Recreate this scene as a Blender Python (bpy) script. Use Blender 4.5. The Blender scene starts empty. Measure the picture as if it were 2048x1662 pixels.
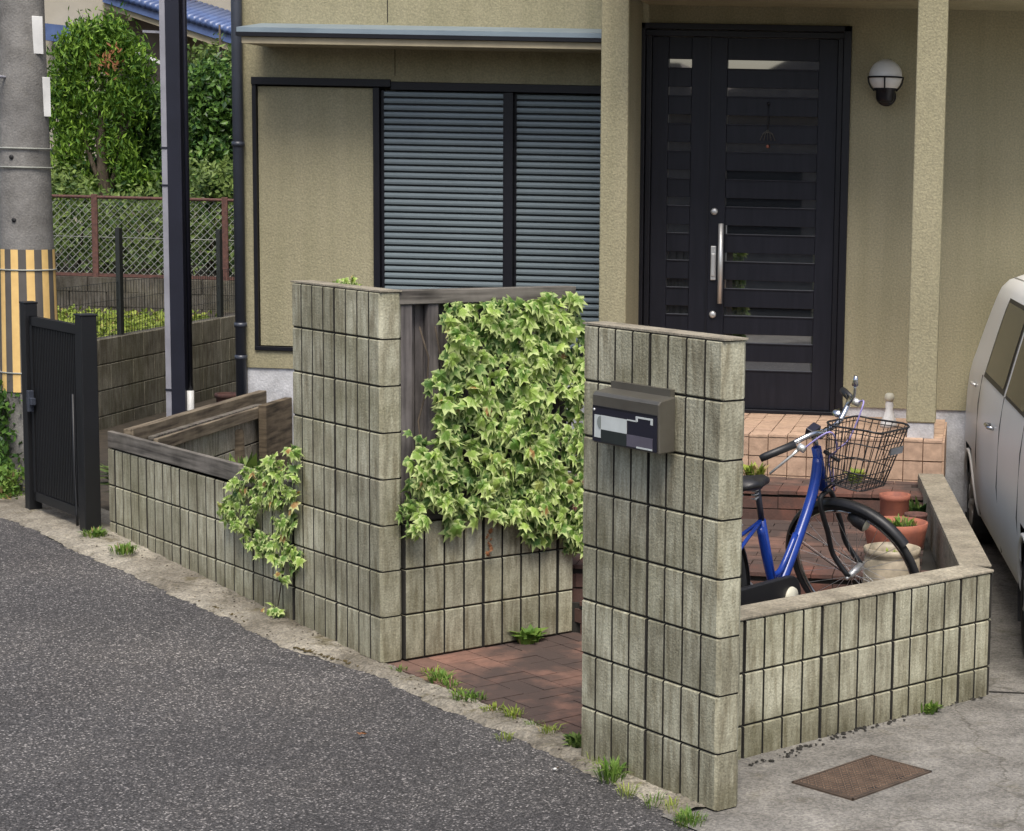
import bpy, bmesh, math, random
from mathutils import Vector, Matrix, Euler
random.seed(7)
scene = bpy.context.scene
R = math.radians
# ------------------------------------------------------------------ camera, sky, sun, exposure
CF, CX, CY, PITCH, ROLL, CH, YAW = 3856.25, 1629.11, 837.90, -0.1233, 0.0234, 2.1311, 0.0804
cam_data = bpy.data.cameras.new('camera')
cam = bpy.data.objects.new('camera', cam_data)
scene.collection.objects.link(cam)
cam.matrix_world = (Matrix.Translation((0, 0, CH)) @ Matrix.Rotation(YAW, 4, 'Z')
                    @ Matrix.Rotation(math.pi / 2 + PITCH, 4, 'X') @ Matrix.Rotation(ROLL, 4, 'Z'))
cam_data.sensor_fit = 'HORIZONTAL'
cam_data.sensor_width = 36
cam_data.lens = CF / 2048 * 36
cam_data.shift_x = (1024 - CX) / 2048
cam_data.shift_y = (CY - 831) / 2048
cam_data.clip_start = 0.1
cam_data.clip_end = 800
scene.camera = cam

world = bpy.data.worlds.new('World')
scene.world = world
world.use_nodes = True
wn = world.node_tree
bg = wn.nodes['Background']
sky = wn.nodes.new('ShaderNodeTexSky')
sky.sky_type = 'NISHITA'
sky.sun_disc = False
SUN_EL, SUN_AZ = 60, 165          # azimuth measured clockwise from +Y
sky.sun_elevation = R(SUN_EL)
sky.sun_rotation = R(SUN_AZ)
sky.air_density = 1.0
sky.dust_density = 4.0
sky.ozone_density = 1.0
wn.links.new(sky.outputs[0], bg.inputs[0])
bg.inputs[1].default_value = 0.078
sun_data = bpy.data.lights.new('sun', 'SUN')
sun_data.energy = 1.5
sun_data.angle = R(26)
sun_data.color = (1.0, 0.96, 0.89)
sun = bpy.data.objects.new('sun', sun_data)
scene.collection.objects.link(sun)
az = R(SUN_AZ)
sdir = Vector((math.sin(az) * math.cos(R(SUN_EL)), math.cos(az) * math.cos(R(SUN_EL)), math.sin(R(SUN_EL))))
sun.rotation_euler = sdir.to_track_quat('Z', 'Y').to_euler()
scene.view_settings.view_transform = 'Standard'
scene.view_settings.look = 'None'
scene.view_settings.gamma = 1
scene.view_settings.use_curve_mapping = False
scene.view_settings.exposure = 1.2

# ------------------------------------------------------------------ survey helper: depth plane -> point
_cr, _sr, _c, _s = math.cos(ROLL), math.sin(ROLL), math.cos(PITCH), math.sin(PITCH)
_cb, _sb = math.cos(YAW), math.sin(YAW)
def ray(x, y):
    du, dv = (x - CX) / CF, (y - CY) / CF
    u = du * _cr + dv * _sr
    v = -du * _sr + dv * _cr
    ry = _c + v * _s
    rz = _s - v * _c
    return Vector((u * _cb - ry * _sb, u * _sb + ry * _cb, rz))
def at(x, y, Y):
    r = ray(x, y); t = Y / r.y
    return Vector((0, 0, CH)) + t * r
def atz(x, y, z):
    r = ray(x, y); t = (z - CH) / r.z
    return Vector((0, 0, CH)) + t * r
def atplane(x, y, p0, n):
    r = ray(x, y); o = Vector((0, 0, CH)); t = (Vector(p0) - o).dot(n) / r.dot(n)
    return o + t * r

# ------------------------------------------------------------------ materials
def nd(nt, typ, **kw):
    n = nt.nodes.new(typ)
    for k, v in kw.items():
        if k.startswith('i_'): n.inputs[k[2:].replace('_', ' ')].default_value = v
        else: setattr(n, k, v)
    return n
def ramp(nt, src, stops):
    r = nt.nodes.new('ShaderNodeValToRGB')
    e = r.color_ramp.elements
    while len(e) > 1: e.remove(e[-1])
    e[0].position, c = stops[0]; e[0].color = c if len(c) == 4 else (*c, 1)
    for p, c in stops[1:]:
        q = e.new(p); q.color = (*c, 1)
    nt.links.new(src, r.inputs[0])
    return r.outputs[0]
def mixc(nt, fac, a, b, mode='MIX'):
    m = nt.nodes.new('ShaderNodeMix'); m.data_type = 'RGBA'; m.blend_type = mode
    for sock, v in ((m.inputs[0], fac), (m.inputs[6], a), (m.inputs[7], b)):
        if hasattr(v, 'links'): nt.links.new(v, sock)
        elif isinstance(v, (int, float)): sock.default_value = v
        else: sock.default_value = (*v, 1)
    return m.outputs[2]
def noise(nt, scale, detail=4, stretch=None, rough=.55, off=(0, 0, 0)):
    g = nt.nodes.new('ShaderNodeNewGeometry')
    mp = nt.nodes.new('ShaderNodeMapping')
    mp.inputs['Scale'].default_value = stretch or (1, 1, 1)
    mp.inputs['Location'].default_value = off
    nt.links.new(g.outputs['Position'], mp.inputs[0])
    n = nt.nodes.new('ShaderNodeTexNoise')
    n.inputs['Scale'].default_value = scale; n.inputs['Detail'].default_value = detail
    n.inputs['Roughness'].default_value = rough
    nt.links.new(mp.outputs[0], n.inputs['Vector'])
    return n.outputs[0]
def start(name, rough=.7, metal=0, spec=.5):
    m = bpy.data.materials.new(name); m.use_nodes = True
    b = m.node_tree.nodes['Principled BSDF']
    b.inputs['Roughness'].default_value = rough
    b.inputs['Metallic'].default_value = metal
    b.inputs['Specular IOR Level'].default_value = spec
    return m, m.node_tree, b
def bump(nt, b, src, strength, dist=.01):
    n = nt.nodes.new('ShaderNodeBump'); n.inputs['Strength'].default_value = strength
    n.inputs['Distance'].default_value = dist
    nt.links.new(src, n.inputs['Height']); nt.links.new(n.outputs[0], b.inputs['Normal'])
    return n
def objrand(nt):
    return nt.nodes.new('ShaderNodeObjectInfo').outputs['Random']
def simple(name, c1, c2=None, scale=6, rough=.6, metal=0, bs=0, bscale=60, stretch=None, rand=0, spec=.5, detail=5):
    m, nt, b = start(name, rough, metal, spec)
    c2 = c2 or tuple(x * .75 for x in c1)
    col = ramp(nt, noise(nt, scale, detail, stretch), [(.32, c2), (.68, c1)])
    if rand:
        v = ramp(nt, objrand(nt), [(0, (1 - rand,) * 3), (1, (1 + rand,) * 3)])
        col = mixc(nt, 1.0, col, v, 'MULTIPLY')
    nt.links.new(col, b.inputs['Base Color'])
    if bs: bump(nt, b, noise(nt, bscale, 4, stretch), bs, .004)
    return m

def m_stucco():
    m, nt, b = start('stucco', .9, 0, .25)
    a = ramp(nt, noise(nt, .9, 5), [(.3, (.285, .258, .165)), (.7, (.345, .315, .21))])
    streak = ramp(nt, noise(nt, 1.6, 5, (6, 6, .35)), [(.35, (.80, .82, .78)), (.6, (1, 1, 1))])
    c = mixc(nt, .55, a, streak, 'MULTIPLY')
    v = nt.nodes.new('ShaderNodeTexVoronoi'); v.inputs['Scale'].default_value = 70
    g = nt.nodes.new('ShaderNodeNewGeometry'); nt.links.new(g.outputs['Position'], v.inputs['Vector'])
    grain = ramp(nt, noise(nt, 95, 3), [(.36, (.82, .82, .82)), (.66, (1.14, 1.14, 1.12))])
    c = mixc(nt, .9, c, grain, 'MULTIPLY')
    nt.links.new(c, b.inputs['Base Color'])
    bump(nt, b, noise(nt, 75, 3), .55, .007)
    return m
def m_block(name, base, dark, groove=False, mossy=1.0):
    m, nt, b = start(name, .92, 0, .2)
    blot = ramp(nt, noise(nt, 3.2, 6, None, .6), [(.36, dark), (.62, base)])
    col = blot
    # vertical rain streaks and lichen
    st = ramp(nt, noise(nt, 9, 5, (4, 4, .55), .62), [(.34, (.50, .46, .40)), (.60, (1.07, 1.07, 1.05))])
    col = mixc(nt, .85, col, st, 'MULTIPLY')
    gm = ramp(nt, noise(nt, 1.7, 6, (1, 1, 1.6), .6, (3, 1, 5)), [(.45, (0, 0, 0)), (.70, (1, 1, 1))])
    gmf = nt.nodes.new('ShaderNodeMath'); gmf.operation = 'MULTIPLY'; gmf.inputs[1].default_value = .6 * mossy
    nt.links.new(gm, gmf.inputs[0])
    col = mixc(nt, gmf.outputs[0], col, (.15, .145, .075))
    v = ramp(nt, objrand(nt), [(0, (.84, .83, .81)), (1, (1.12, 1.11, 1.08))])
    col = mixc(nt, 1.0, col, v, 'MULTIPLY')
    gr = ramp(nt, noise(nt, 130, 3), [(.34, (.72, .72, .72)), (.68, (1.15, 1.15, 1.15))])
    col = mixc(nt, .8, col, gr, 'MULTIPLY')
    # soil splash: height above the ground
    g = nt.nodes.new('ShaderNodeNewGeometry'); sx = nt.nodes.new('ShaderNodeSeparateXYZ')
    nt.links.new(g.outputs['Position'], sx.inputs[0])
    ad = nt.nodes.new('ShaderNodeMath'); ad.operation = 'MULTIPLY_ADD'
    nt.links.new(noise(nt, 7, 5), ad.inputs[0]); ad.inputs[1].default_value = .34
    nt.links.new(sx.outputs[2], ad.inputs[2])
    sp = ramp(nt, ad.outputs[0], [(.16, (.62, .60, .55)), (.36, (1, 1, 1))])
    col = mixc(nt, .8, col, sp, 'MULTIPLY')
    nt.links.new(col, b.inputs['Base Color'])
    bump(nt, b, noise(nt, 110, 4), .5, .006)
    return m
def m_asphalt():
    m, nt, b = start('asphalt', .9, 0, .3)
    g = nt.nodes.new('ShaderNodeNewGeometry')
    big = ramp(nt, noise(nt, .8, 5), [(.3, (.070, .067, .068)), (.5, (.088, .085, .086)), (.7, (.118, .113, .112))])
    v = nt.nodes.new('ShaderNodeTexVoronoi'); v.inputs['Scale'].default_value = 150
    nt.links.new(g.outputs['Position'], v.inputs['Vector'])
    sep = nt.nodes.new('ShaderNodeSeparateColor'); nt.links.new(v.outputs['Color'], sep.inputs[0])
    stone = ramp(nt, sep.outputs[0], [(0, (.45, .44, .43)), (.45, (.85, .85, .85)), (.78, (1.3, 1.28, 1.25)), (.90, (2.0, 1.95, 1.85)), (.965, (4.2, 4.1, 3.9))])
    edge = ramp(nt, v.outputs['Distance'], [(.25, (1, 1, 1)), (.6, (.45, .45, .45))])
    c = mixc(nt, 1.0, big, stone, 'MULTIPLY')
    c = mixc(nt, .9, c, edge, 'MULTIPLY')
    c = mixc(nt, .7, c, ramp(nt, noise(nt, .45, 6, None, .7, (5, 5, 0)), [(.38, (.78, .78, .80)), (.5, (1, 1, 1)), (.66, (1.18, 1.15, 1.1))]), 'MULTIPLY')
    c = mixc(nt, ramp(nt, noise(nt, 240, 2), [(.6, (0, 0, 0)), (.8, (.6, .6, .6))]), c, (.2, .19, .18))
    nt.links.new(c, b.inputs['Base Color'])
    bump(nt, b, v.outputs['Distance'], -.8, .006)
    return m
def m_concrete(name, light, dark, speck=1.0, crack=True, moss=.5):
    m, nt, b = start(name, .93, 0, .2)
    g = nt.nodes.new('ShaderNodeNewGeometry')
    c = ramp(nt, noise(nt, 1.5, 7, None, .65), [(.33, dark), (.66, light)])
    c2 = ramp(nt, noise(nt, 5.5, 6, None, .65, (4, 2, 0)), [(.35, (.62, .60, .57)), (.62, (1.08, 1.06, 1.03))])
    c = mixc(nt, .8, c, c2, 'MULTIPLY')
    v = nt.nodes.new('ShaderNodeTexVoronoi'); v.inputs['Scale'].default_value = 120
    nt.links.new(g.outputs['Position'], v.inputs['Vector'])
    sep = nt.nodes.new('ShaderNodeSeparateColor'); nt.links.new(v.outputs['Color'], sep.inputs[0])
    s = ramp(nt, sep.outputs[0], [(0, (.6, .6, .6)), (.5, (.97, .97, .97)), (1, (1.4, 1.38, 1.34))])
    c = mixc(nt, .75 * speck, c, s, 'MULTIPLY')
    mo = ramp(nt, noise(nt, 4.5, 7, None, .7, (9, 3, 0)), [(.56, (0, 0, 0)), (.68, (moss,) * 3)])
    c = mixc(nt, mo, c, (.085, .07, .03))
    if crack:
        cv = nt.nodes.new('ShaderNodeTexVoronoi'); cv.feature = 'DISTANCE_TO_EDGE'; cv.inputs['Scale'].default_value = .75
        wv = nt.nodes.new('ShaderNodeVectorMath'); wv.operation = 'MULTIPLY_ADD'
        nz = nt.nodes.new('ShaderNodeTexNoise'); nz.inputs['Scale'].default_value = 3; nz.inputs['Detail'].default_value = 5
        nt.links.new(g.outputs['Position'], nz.inputs['Vector'])
        nt.links.new(nz.outputs[1], wv.inputs[0]); wv.inputs[1].default_value = (.5, .5, .5)
        nt.links.new(g.outputs['Position'], wv.inputs[2]); nt.links.new(wv.outputs[0], cv.inputs['Vector'])
        ck = ramp(nt, cv.outputs['Distance'], [(.003, (.6, .59, .56)), (.0055, (1, 1, 1))])
        c = mixc(nt, .8, c, ck, 'MULTIPLY')
    nt.links.new(c, b.inputs['Base Color'])
    bump(nt, b, noise(nt, 90, 5), .6, .006)
    return m
def m_brick(name, a, bcol, dirt=.6, stain=(.06, .045, .04)):
    m, nt, b = start(name, .85, 0, .3)
    c = ramp(nt, objrand(nt), [(0, a), (.5, tuple((x + y) / 2 for x, y in zip(a, bcol))), (1, bcol)])
    n = ramp(nt, noise(nt, 25, 5), [(.3, (.7, .7, .7)), (.7, (1.15, 1.15, 1.15))])
    c = mixc(nt, .8, c, n, 'MULTIPLY')
    d = ramp(nt, noise(nt, 2.1, 6, None, .62, (2, 7, 0)), [(.46, (dirt,) * 3), (.63, (0, 0, 0))])
    c = mixc(nt, d, c, stain)
    nt.links.new(c, b.inputs['Base Color'])
    bump(nt, b, noise(nt, 90, 4), .5, .004)
    return m
def m_wood(name, light, dark, stretch=(3, 3, 60)):
    m, nt, b = start(name, .85, 0, .2)
    tc = nt.nodes.new('ShaderNodeTexCoord'); mp = nt.nodes.new('ShaderNodeMapping')
    mp.inputs['Scale'].default_value = stretch
    nt.links.new(tc.outputs['Object'], mp.inputs[0])
    n = nt.nodes.new('ShaderNodeTexNoise'); n.inputs['Scale'].default_value = 1; n.inputs['Detail'].default_value = 7
    nt.links.new(mp.outputs[0], n.inputs['Vector'])
    c = ramp(nt, n.outputs[0], [(.3, dark), (.55, light), (.75, tuple(x * 1.25 for x in light))])
    p = ramp(nt, noise(nt, 6, 6, None, .65), [(.35, (.6, .6, .58)), (.6, (1.05, 1.05, 1.05))])
    c = mixc(nt, .7, c, p, 'MULTIPLY')
    nt.links.new(c, b.inputs['Base Color'])
    bump(nt, b, n.outputs[0], .6, .004)
    return m
def m_leaf(name, tone_a, tone_b, margin=None, rough=.5, trans=.25, aged=None):
    """margin: paler natural leaf margin stored per vertex in 'rim'; per-leaf tone in 'tone' or the object's random"""
    m, nt, b = start(name, rough, 0, .35)
    at_ = nt.nodes.new('ShaderNodeAttribute'); at_.attribute_name = 'tone'
    add = nt.nodes.new('ShaderNodeMath'); add.operation = 'ADD'
    nt.links.new(at_.outputs['Fac'], add.inputs[0]); nt.links.new(objrand(nt), add.inputs[1])
    fr = nt.nodes.new('ShaderNodeMath'); fr.operation = 'FRACT'; nt.links.new(add.outputs[0], fr.inputs[0])
    mid = tuple((x + y) / 2 for x, y in zip(tone_a, tone_b))
    c = ramp(nt, fr.outputs[0], [(0, tone_a), (.5, mid), (.95, tone_b)] + ([(.965, aged)] if aged else []))
    if margin:
        rm = nt.nodes.new('ShaderNodeAttribute'); rm.attribute_name = 'rim'
        ad = nt.nodes.new('ShaderNodeMath'); ad.operation = 'MULTIPLY_ADD'
        nt.links.new(noise(nt, 90, 3), ad.inputs[0]); ad.inputs[1].default_value = .7
        nt.links.new(rm.outputs['Fac'], ad.inputs[2])
        f = ramp(nt, ad.outputs[0], [(.80, (0, 0, 0)), (1.2, (.75, .75, .75))])
        c = mixc(nt, f, c, margin)
    nt.links.new(c, b.inputs['Base Color'])
    # thin leaf: some light passes through
    tr = nt.nodes.new('ShaderNodeBsdfTranslucent'); nt.links.new(c, tr.inputs[0])
    mx = nt.nodes.new('ShaderNodeMixShader'); mx.inputs[0].default_value = trans
    out = nt.nodes['Material Output']
    nt.links.new(b.outputs[0], mx.inputs[1]); nt.links.new(tr.outputs[0], mx.inputs[2]); nt.links.new(mx.outputs[0], out.inputs[0])
    return m
def m_glass(name, col=(.02, .022, .024), rough=.04, ior=1.6):
    m, nt, b = start(name, rough, 0, .9)
    b.inputs['Base Color'].default_value = (*col, 1)
    b.inputs['Coat Weight'].default_value = 1.0; b.inputs['Coat Roughness'].default_value = .02
    b.inputs['Coat IOR'].default_value = ior
    return m

M = dict(
    stucco=m_stucco(),
    plinth=m_concrete('painted_plinth', (.62, .64, .68), (.50, .515, .55), .3, False, .08),
    block=m_block('ribbed_block', (.50, .49, .385), (.32, .31, .235), mossy=.9),
    blocksmooth=m_block('grey_block', (.33, .315, .265), (.19, .175, .145), mossy=.7),
    blockdark=m_block('weathered_block', (.15, .14, .125), (.075, .07, .06), mossy=.5),
    joint=simple('dirty_joint', (.022, .02, .016), rough=.95),
    cap=m_concrete('mortar_cap', (.36, .33, .26), (.25, .225, .18), .8, False, .35),
    asphalt=m_asphalt(),
    drive=m_concrete('drive_concrete', (.24, .232, .215), (.155, .15, .14), 1.0, True, .35),
    kerb=m_concrete('kerb_concrete', (.31, .29, .245), (.10, .088, .07), 1.0, True, .85),
    soil=simple('soil', (.055, .042, .028), (.03, .024, .016), scale=14, rough=.95, bs=.8, bscale=40),
    paver=m_brick('brick_paver', (.25, .135, .10), (.15, .09, .07), .92),
    stepbrick=m_brick('step_brick', (.25, .10, .068), (.16, .07, .05), .75),
    tile=m_brick('porch_tile', (.52, .36, .255), (.45, .31, .225), .15, (.3, .2, .12)),
    grout=simple('tile_grout', (.16, .085, .05), rough=.9),
    slat=simple('shutter_slat', (.175, .215, .23), (.15, .185, .20), scale=3, rough=.45, metal=.2),
    frame=simple('black_frame', (.008, .008, .012), rough=.42, spec=.35),
    doorleaf=simple('door_leaf', (.012, .0125, .019), (.007, .0075, .012), scale=40, rough=.45, spec=.3, stretch=(1, 1, .1)),
    glass=m_glass('dark_glass', ior=4.0),
    steel=simple('brushed_steel', (.72, .72, .70), rough=.42, metal=.7),
    chrome=simple('chrome', (.65, .66, .68), rough=.16, metal=1),
    fascia=simple('blue_grey_metal', (.24, .30, .34), (.18, .23, .27), scale=3, rough=.45, metal=.2),
    trim=simple('beige_trim', (.42, .36, .24), rough=.7),
    boardwood=m_wood('rotten_board', (.20, .165, .12), (.06, .045, .035), (40, 3, 40)),
    blocklight=m_block('pale_block', (.42, .40, .35), (.26, .24, .20), mossy=.4),
    greywood=m_wood('grey_weathered_wood', (.155, .14, .135), (.055, .05, .05), (30, 30, 2.5)),
    brownwood=m_wood('brown_weathered_wood', (.14, .11, .075), (.045, .035, .025), (4, 4, 40)),
    plank=m_wood('plank_wood', (.17, .155, .135), (.05, .045, .04), (3, 40, 40)),
    ivy=m_leaf('ivy_leaf', (.10, .21, .03), (.34, .48, .10), (.58, .66, .28), .5, aged=(.38, .22, .08)),
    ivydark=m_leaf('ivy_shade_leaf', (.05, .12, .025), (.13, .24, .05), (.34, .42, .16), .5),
    tree1=m_leaf('cypress_leaf', (.03, .10, .010), (.26, .42, .05), None, .6),
    tree2=m_leaf('evergreen_leaf', (.014, .05, .014), (.13, .25, .045), None, .4),
    shrubleaf=m_leaf('shrub_leaf', (.02, .06, .015), (.20, .28, .07), None, .5),
    cover=m_leaf('ground_cover_leaf', (.15, .22, .03), (.34, .40, .07), None, .6, aged=(.36, .28, .12)),
    weed=m_leaf('weed_leaf', (.07, .16, .02), (.20, .30, .06), None, .6, aged=(.34, .27, .12)),
    dryleaf=simple('dry_leaf', (.30, .12, .04), (.16, .07, .03), scale=30, rough=.8),
    bark=m_wood('bark', (.12, .095, .07), (.04, .032, .025), (12, 12, 3)),
    navy=simple('navy_steel', (.016, .017, .030), rough=.42),
    greysteel_litface=simple('grey_steel_and_lit_face', (.34, .34, .38), rough=.45),
    pipe=simple('downpipe_plastic', (.045, .052, .07), rough=.4),
    gateblack=simple('gate_black', (.006, .0065, .008), rough=.5),
    pole=m_concrete('pole_concrete', (.25, .245, .235), (.17, .168, .165), .35, False, .1),
    yellow=simple('guard_yellow', (.78, .53, .20), (.70, .46, .17), scale=20, rough=.6),
    guard=simple('guard_brown', (.105, .095, .085), rough=.7),
    whiteplate=simple('white_plate', (.72, .72, .70), rough=.5),
    rust=simple('rusty_steel', (.14, .065, .05), (.07, .035, .03), scale=30, rough=.85),
    wire=simple('galvanised_wire', (.36, .37, .33), rough=.6, metal=.3),
    darkgreen=simple('dark_fence', (.02, .024, .022), rough=.6),
    nwall=simple('neighbour_render', (.42, .38, .30), (.33, .30, .24), scale=2, rough=.9, bs=.3, bscale=20),
    ntile=simple('blue_roof_tile', (.09, .14, .29), (.06, .09, .2), scale=5, rough=.35),
    nshade=simple('brown_board', (.19, .155, .13), rough=.8),
    terracotta=simple('terracotta', (.36, .12, .07), (.22, .08, .055), scale=16, rough=.75, bs=.2),
    creampot=simple('cream_glaze', (.50, .42, .30), (.17, .15, .11), scale=14, rough=.5),
    blue=simple('blue_paint', (.008, .04, .27), (.006, .03, .20), scale=8, rough=.25),
    rubber=simple('rubber', (.012, .012, .013), rough=.75),
    blackplastic=simple('black_plastic', (.014, .014, .016), rough=.45),
    cream=simple('cream_plastic', (.62, .60, .48), rough=.5),
    lilac=simple('lilac_cable', (.35, .30, .62), rough=.45),
    white=simple('white_enamel', (.78, .78, .76), rough=.35),
    carpaint=simple('silver_white_paint', (.72, .715, .69), (.68, .675, .65), scale=2, rough=.35),
    carglass=simple('car_glass', (.012, .011, .009), rough=.12, spec=.25),
    boxmetal=simple('mailbox_bronze', (.15, .14, .115), (.115, .105, .085), scale=9, rough=.4, metal=.5),
    navypanel=simple('panel_navy', (.012, .012, .025), rough=.35),
    palepanel=simple('panel_pale', (.62, .66, .64), rough=.5),
    greypanel=simple('panel_grey', (.11, .10, .13), rough=.5),
    greenpanel=simple('panel_green_black', (.018, .024, .022), rough=.5),
    sagepanel=simple('panel_sage', (.26, .29, .27), rough=.5),
    globe=simple('lamp_globe', (.70, .69, .66), (.62, .61, .59), scale=8, rough=.35),
    iron=simple('rusty_iron_cover', (.12, .085, .062), (.06, .045, .036), scale=14, rough=.75, metal=.3),
    treadrust=simple('worn_tread', (.25, .17, .12), (.12, .08, .06), scale=20, rough=.6, metal=.4),
    moss=simple('moss', (.085, .06, .02), (.045, .035, .012), scale=40, rough=1, bs=1),
)
for k in ('globe',):
    pass

# ------------------------------------------------------------------ mesh helpers
COL = scene.collection
class MB:
    def __init__(s): s.v = []; s.f = []; s.m = []; s.sm = []
    def add(s, vs, fs, mi=0, smooth=False, mat=None):
        o = len(s.v)
        if mat is not None: vs = [mat @ Vector(v) for v in vs]
        s.v += [tuple(v) for v in vs]
        for f in fs:
            s.f.append(tuple(i + o for i in f)); s.m.append(mi); s.sm.append(smooth)
        return s
    def box(s, lo, hi, mi=0, mat=None):
        x0, y0, z0 = lo; x1, y1, z1 = hi
        vs = [(x0, y0, z0), (x1, y0, z0), (x1, y1, z0), (x0, y1, z0), (x0, y0, z1), (x1, y0, z1), (x1, y1, z1), (x0, y1, z1)]
        return s.add(vs, [(0, 3, 2, 1), (4, 5, 6, 7), (0, 1, 5, 4), (1, 2, 6, 5), (2, 3, 7, 6), (3, 0, 4, 7)], mi, False, mat)
    def prism(s, poly, z0, z1, mi=0, mat=None, side=None):
        n = len(poly)
        vs = [(x, y, z0) for x, y in poly] + [(x, y, z1) for x, y in poly]
        s.add(vs, [tuple(range(n - 1, -1, -1)), tuple(range(n, 2 * n))], mi, False, mat)
        s.add(vs, [(i, (i + 1) % n, (i + 1) % n + n, i + n) for i in range(n)], mi if side is None else side, False, mat)
        return s
    def tube(s, pts, r, seg=8, mi=0, mat=None, caps=True, closed=False, flat=None, smooth=0):
        pts = [Vector(p) for p in pts]
        if smooth and len(pts) > 2:
            q_ = [pts[0]] + pts + [pts[-1]]; out = []
            for a in range(1, len(q_) - 2):
                for b in range(smooth):
                    t = b / smooth; p0, p1, p2, p3 = q_[a - 1:a + 3]
                    out.append(.5 * ((2 * p1) + (p2 - p0) * t + (2 * p0 - 5 * p1 + 4 * p2 - p3) * t * t + (3 * p1 - p0 - 3 * p2 + p3) * t ** 3))
            pts = out + [pts[-1]]
        n = len(pts)
        rs = r if isinstance(r, (list, tuple)) else [r] * n
        rings = []; prev = None
        for i, p in enumerate(pts):
            if closed: t = pts[(i + 1) % n] - pts[i - 1]
            else: t = pts[min(i + 1, n - 1)] - pts[max(i - 1, 0)]
            t.normalize()
            if prev is None:
                a = Vector((0, 0, 1)) if abs(t.z) < .9 else Vector((1, 0, 0))
                u = t.cross(a).normalized()
            else:
                u = (prev - t * prev.dot(t)).normalized()
            prev = u; w = t.cross(u)
            for k in range(seg):
                a = 2 * math.pi * k / seg
                rings.append(p + (u * math.cos(a) + w * math.sin(a) * (flat or 1)) * rs[i])
        fs = []
        m_ = n if closed else n - 1
        for i in range(m_):
            j = (i + 1) % n
            for k in range(seg):
                l = (k + 1) % seg
                fs.append((i * seg + k, i * seg + l, j * seg + l, j * seg + k))
        if caps and not closed:
            fs.append(tuple(range(seg - 1, -1, -1))); fs.append(tuple(range((n - 1) * seg, n * seg)))
        return s.add(rings, fs, mi, True, mat)
    def lathe(s, prof, seg=24, mi=0, mat=None, center=(0, 0, 0), axis='Z'):
        vs = []
        for r, z in prof:
            for k in range(seg):
                a = 2 * math.pi * k / seg
                p = (r * math.cos(a), r * math.sin(a), z)
                if axis == 'Y': p = (p[0], p[2], p[1])
                vs.append(Vector(p) + Vector(center))
        fs = []
        for i in range(len(prof) - 1):
            for k in range(seg):
                l = (k + 1) % seg
                fs.append((i * seg + k, i * seg + l, (i + 1) * seg + l, (i + 1) * seg + k))
        return s.add(vs, fs, mi, True, mat)
    def mesh(s, name, mats):
        me = bpy.data.meshes.new(name)
        me.from_pydata(s.v, [], s.f)
        for m in (mats if isinstance(mats, (list, tuple)) else [mats]): me.materials.append(m)
        me.polygons.foreach_set('material_index', s.m)
        me.polygons.foreach_set('use_smooth', s.sm)
        bm = bmesh.new(); bm.from_mesh(me); bmesh.ops.recalc_face_normals(bm, faces=bm.faces); bm.to_mesh(me); bm.free()
        me.update()
        return me
def ob(name, me, parent=None, mat=None, label=None, cat=None, group=None, kind=None, bevel=0):
    o = bpy.data.objects.new(name, me); COL.objects.link(o)
    if parent is not None: o.parent = parent
    if mat is not None: o.matrix_local = mat
    if label: o['label'] = label
    if cat: o['category'] = cat
    if group: o['group'] = group
    if kind: o['kind'] = kind
    if bevel:
        bv = o.modifiers.new('bevel', 'BEVEL'); bv.width = bevel; bv.segments = 2; bv.limit_method = 'ANGLE'; bv.angle_limit = R(40)
        bv.harden_normals = False
    return o
def thing(name, label, cat, loc=(0, 0, 0), rz=0, group=None):
    o = bpy.data.objects.new(name, None); COL.objects.link(o)
    o.location = loc; o.rotation_euler = (0, 0, rz); o.empty_display_size = .2
    o['label'] = label; o['category'] = cat
    if group: o['group'] = group
    return o
def T(x, y, z): return Matrix.Translation((x, y, z))
def RZ(a): return Matrix.Rotation(a, 4, 'Z')

# ------------------------------------------------------------------ street frame: s runs left along the street line, u runs into the plot
P0 = Vector((-0.8054, 6.2562, 0)); SD = Vector((-0.7321, 0.6812, 0)); ND = Vector((0.6812, 0.7321, 0))
def su(s, u, z=0): return P0 + SD * s + ND * u + Vector((0, 0, z))
def tosu(x, y):
    d = Vector((x, y, 0)) - P0
    return d.dot(SD), d.dot(ND)
def gz(x, y):
    s, u = tosu(x, y)
    t = min(max((s - 2.2) / 3.0, 0), 1.0)
    return .155 * t + .03 * min(max((-u - 1.5) / 6, 0), 1) * 0

# ================================================================== SETTING
def sheet(name, poly, dz, mat, step=.25, jit=0.0, label=None, kind='structure'):
    """a polygon in plan, cut into a grid that follows the ground height"""
    bm = bmesh.new()
    vs = [bm.verts.new((x, y, 0)) for x, y in poly]
    bm.faces.new(vs)
    xs = [p[0] for p in poly]; ys = [p[1] for p in poly]
    x = math.ceil(max(min(xs), -9) / step) * step
    while x < min(max(xs), 4):
        g = bm.verts[:] + bm.edges[:] + bm.faces[:]
        bmesh.ops.bisect_plane(bm, geom=g, plane_co=(x, 0, 0), plane_no=(1, 0, 0)); x += step
    y = math.ceil(max(min(ys), 3) / step) * step
    while y < min(max(ys), 16):
        g = bm.verts[:] + bm.edges[:] + bm.faces[:]
        bmesh.ops.bisect_plane(bm, geom=g, plane_co=(0, y, 0), plane_no=(0, 1, 0)); y += step
    for v in bm.verts:
        v.co.z = gz(v.co.x, v.co.y) + dz + jit * (math.sin(v.co.x * 5.1 + v.co.y * 2.2) + math.sin(v.co.y * 6.3 - v.co.x * 3.1))
    me = bpy.data.meshes.new(name); bm.to_mesh(me); bm.free(); me.materials.append(mat)
    return ob(name, me, label=label, kind=kind)
def q(s, u): p = su(s, u); return (p.x, p.y)
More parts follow.
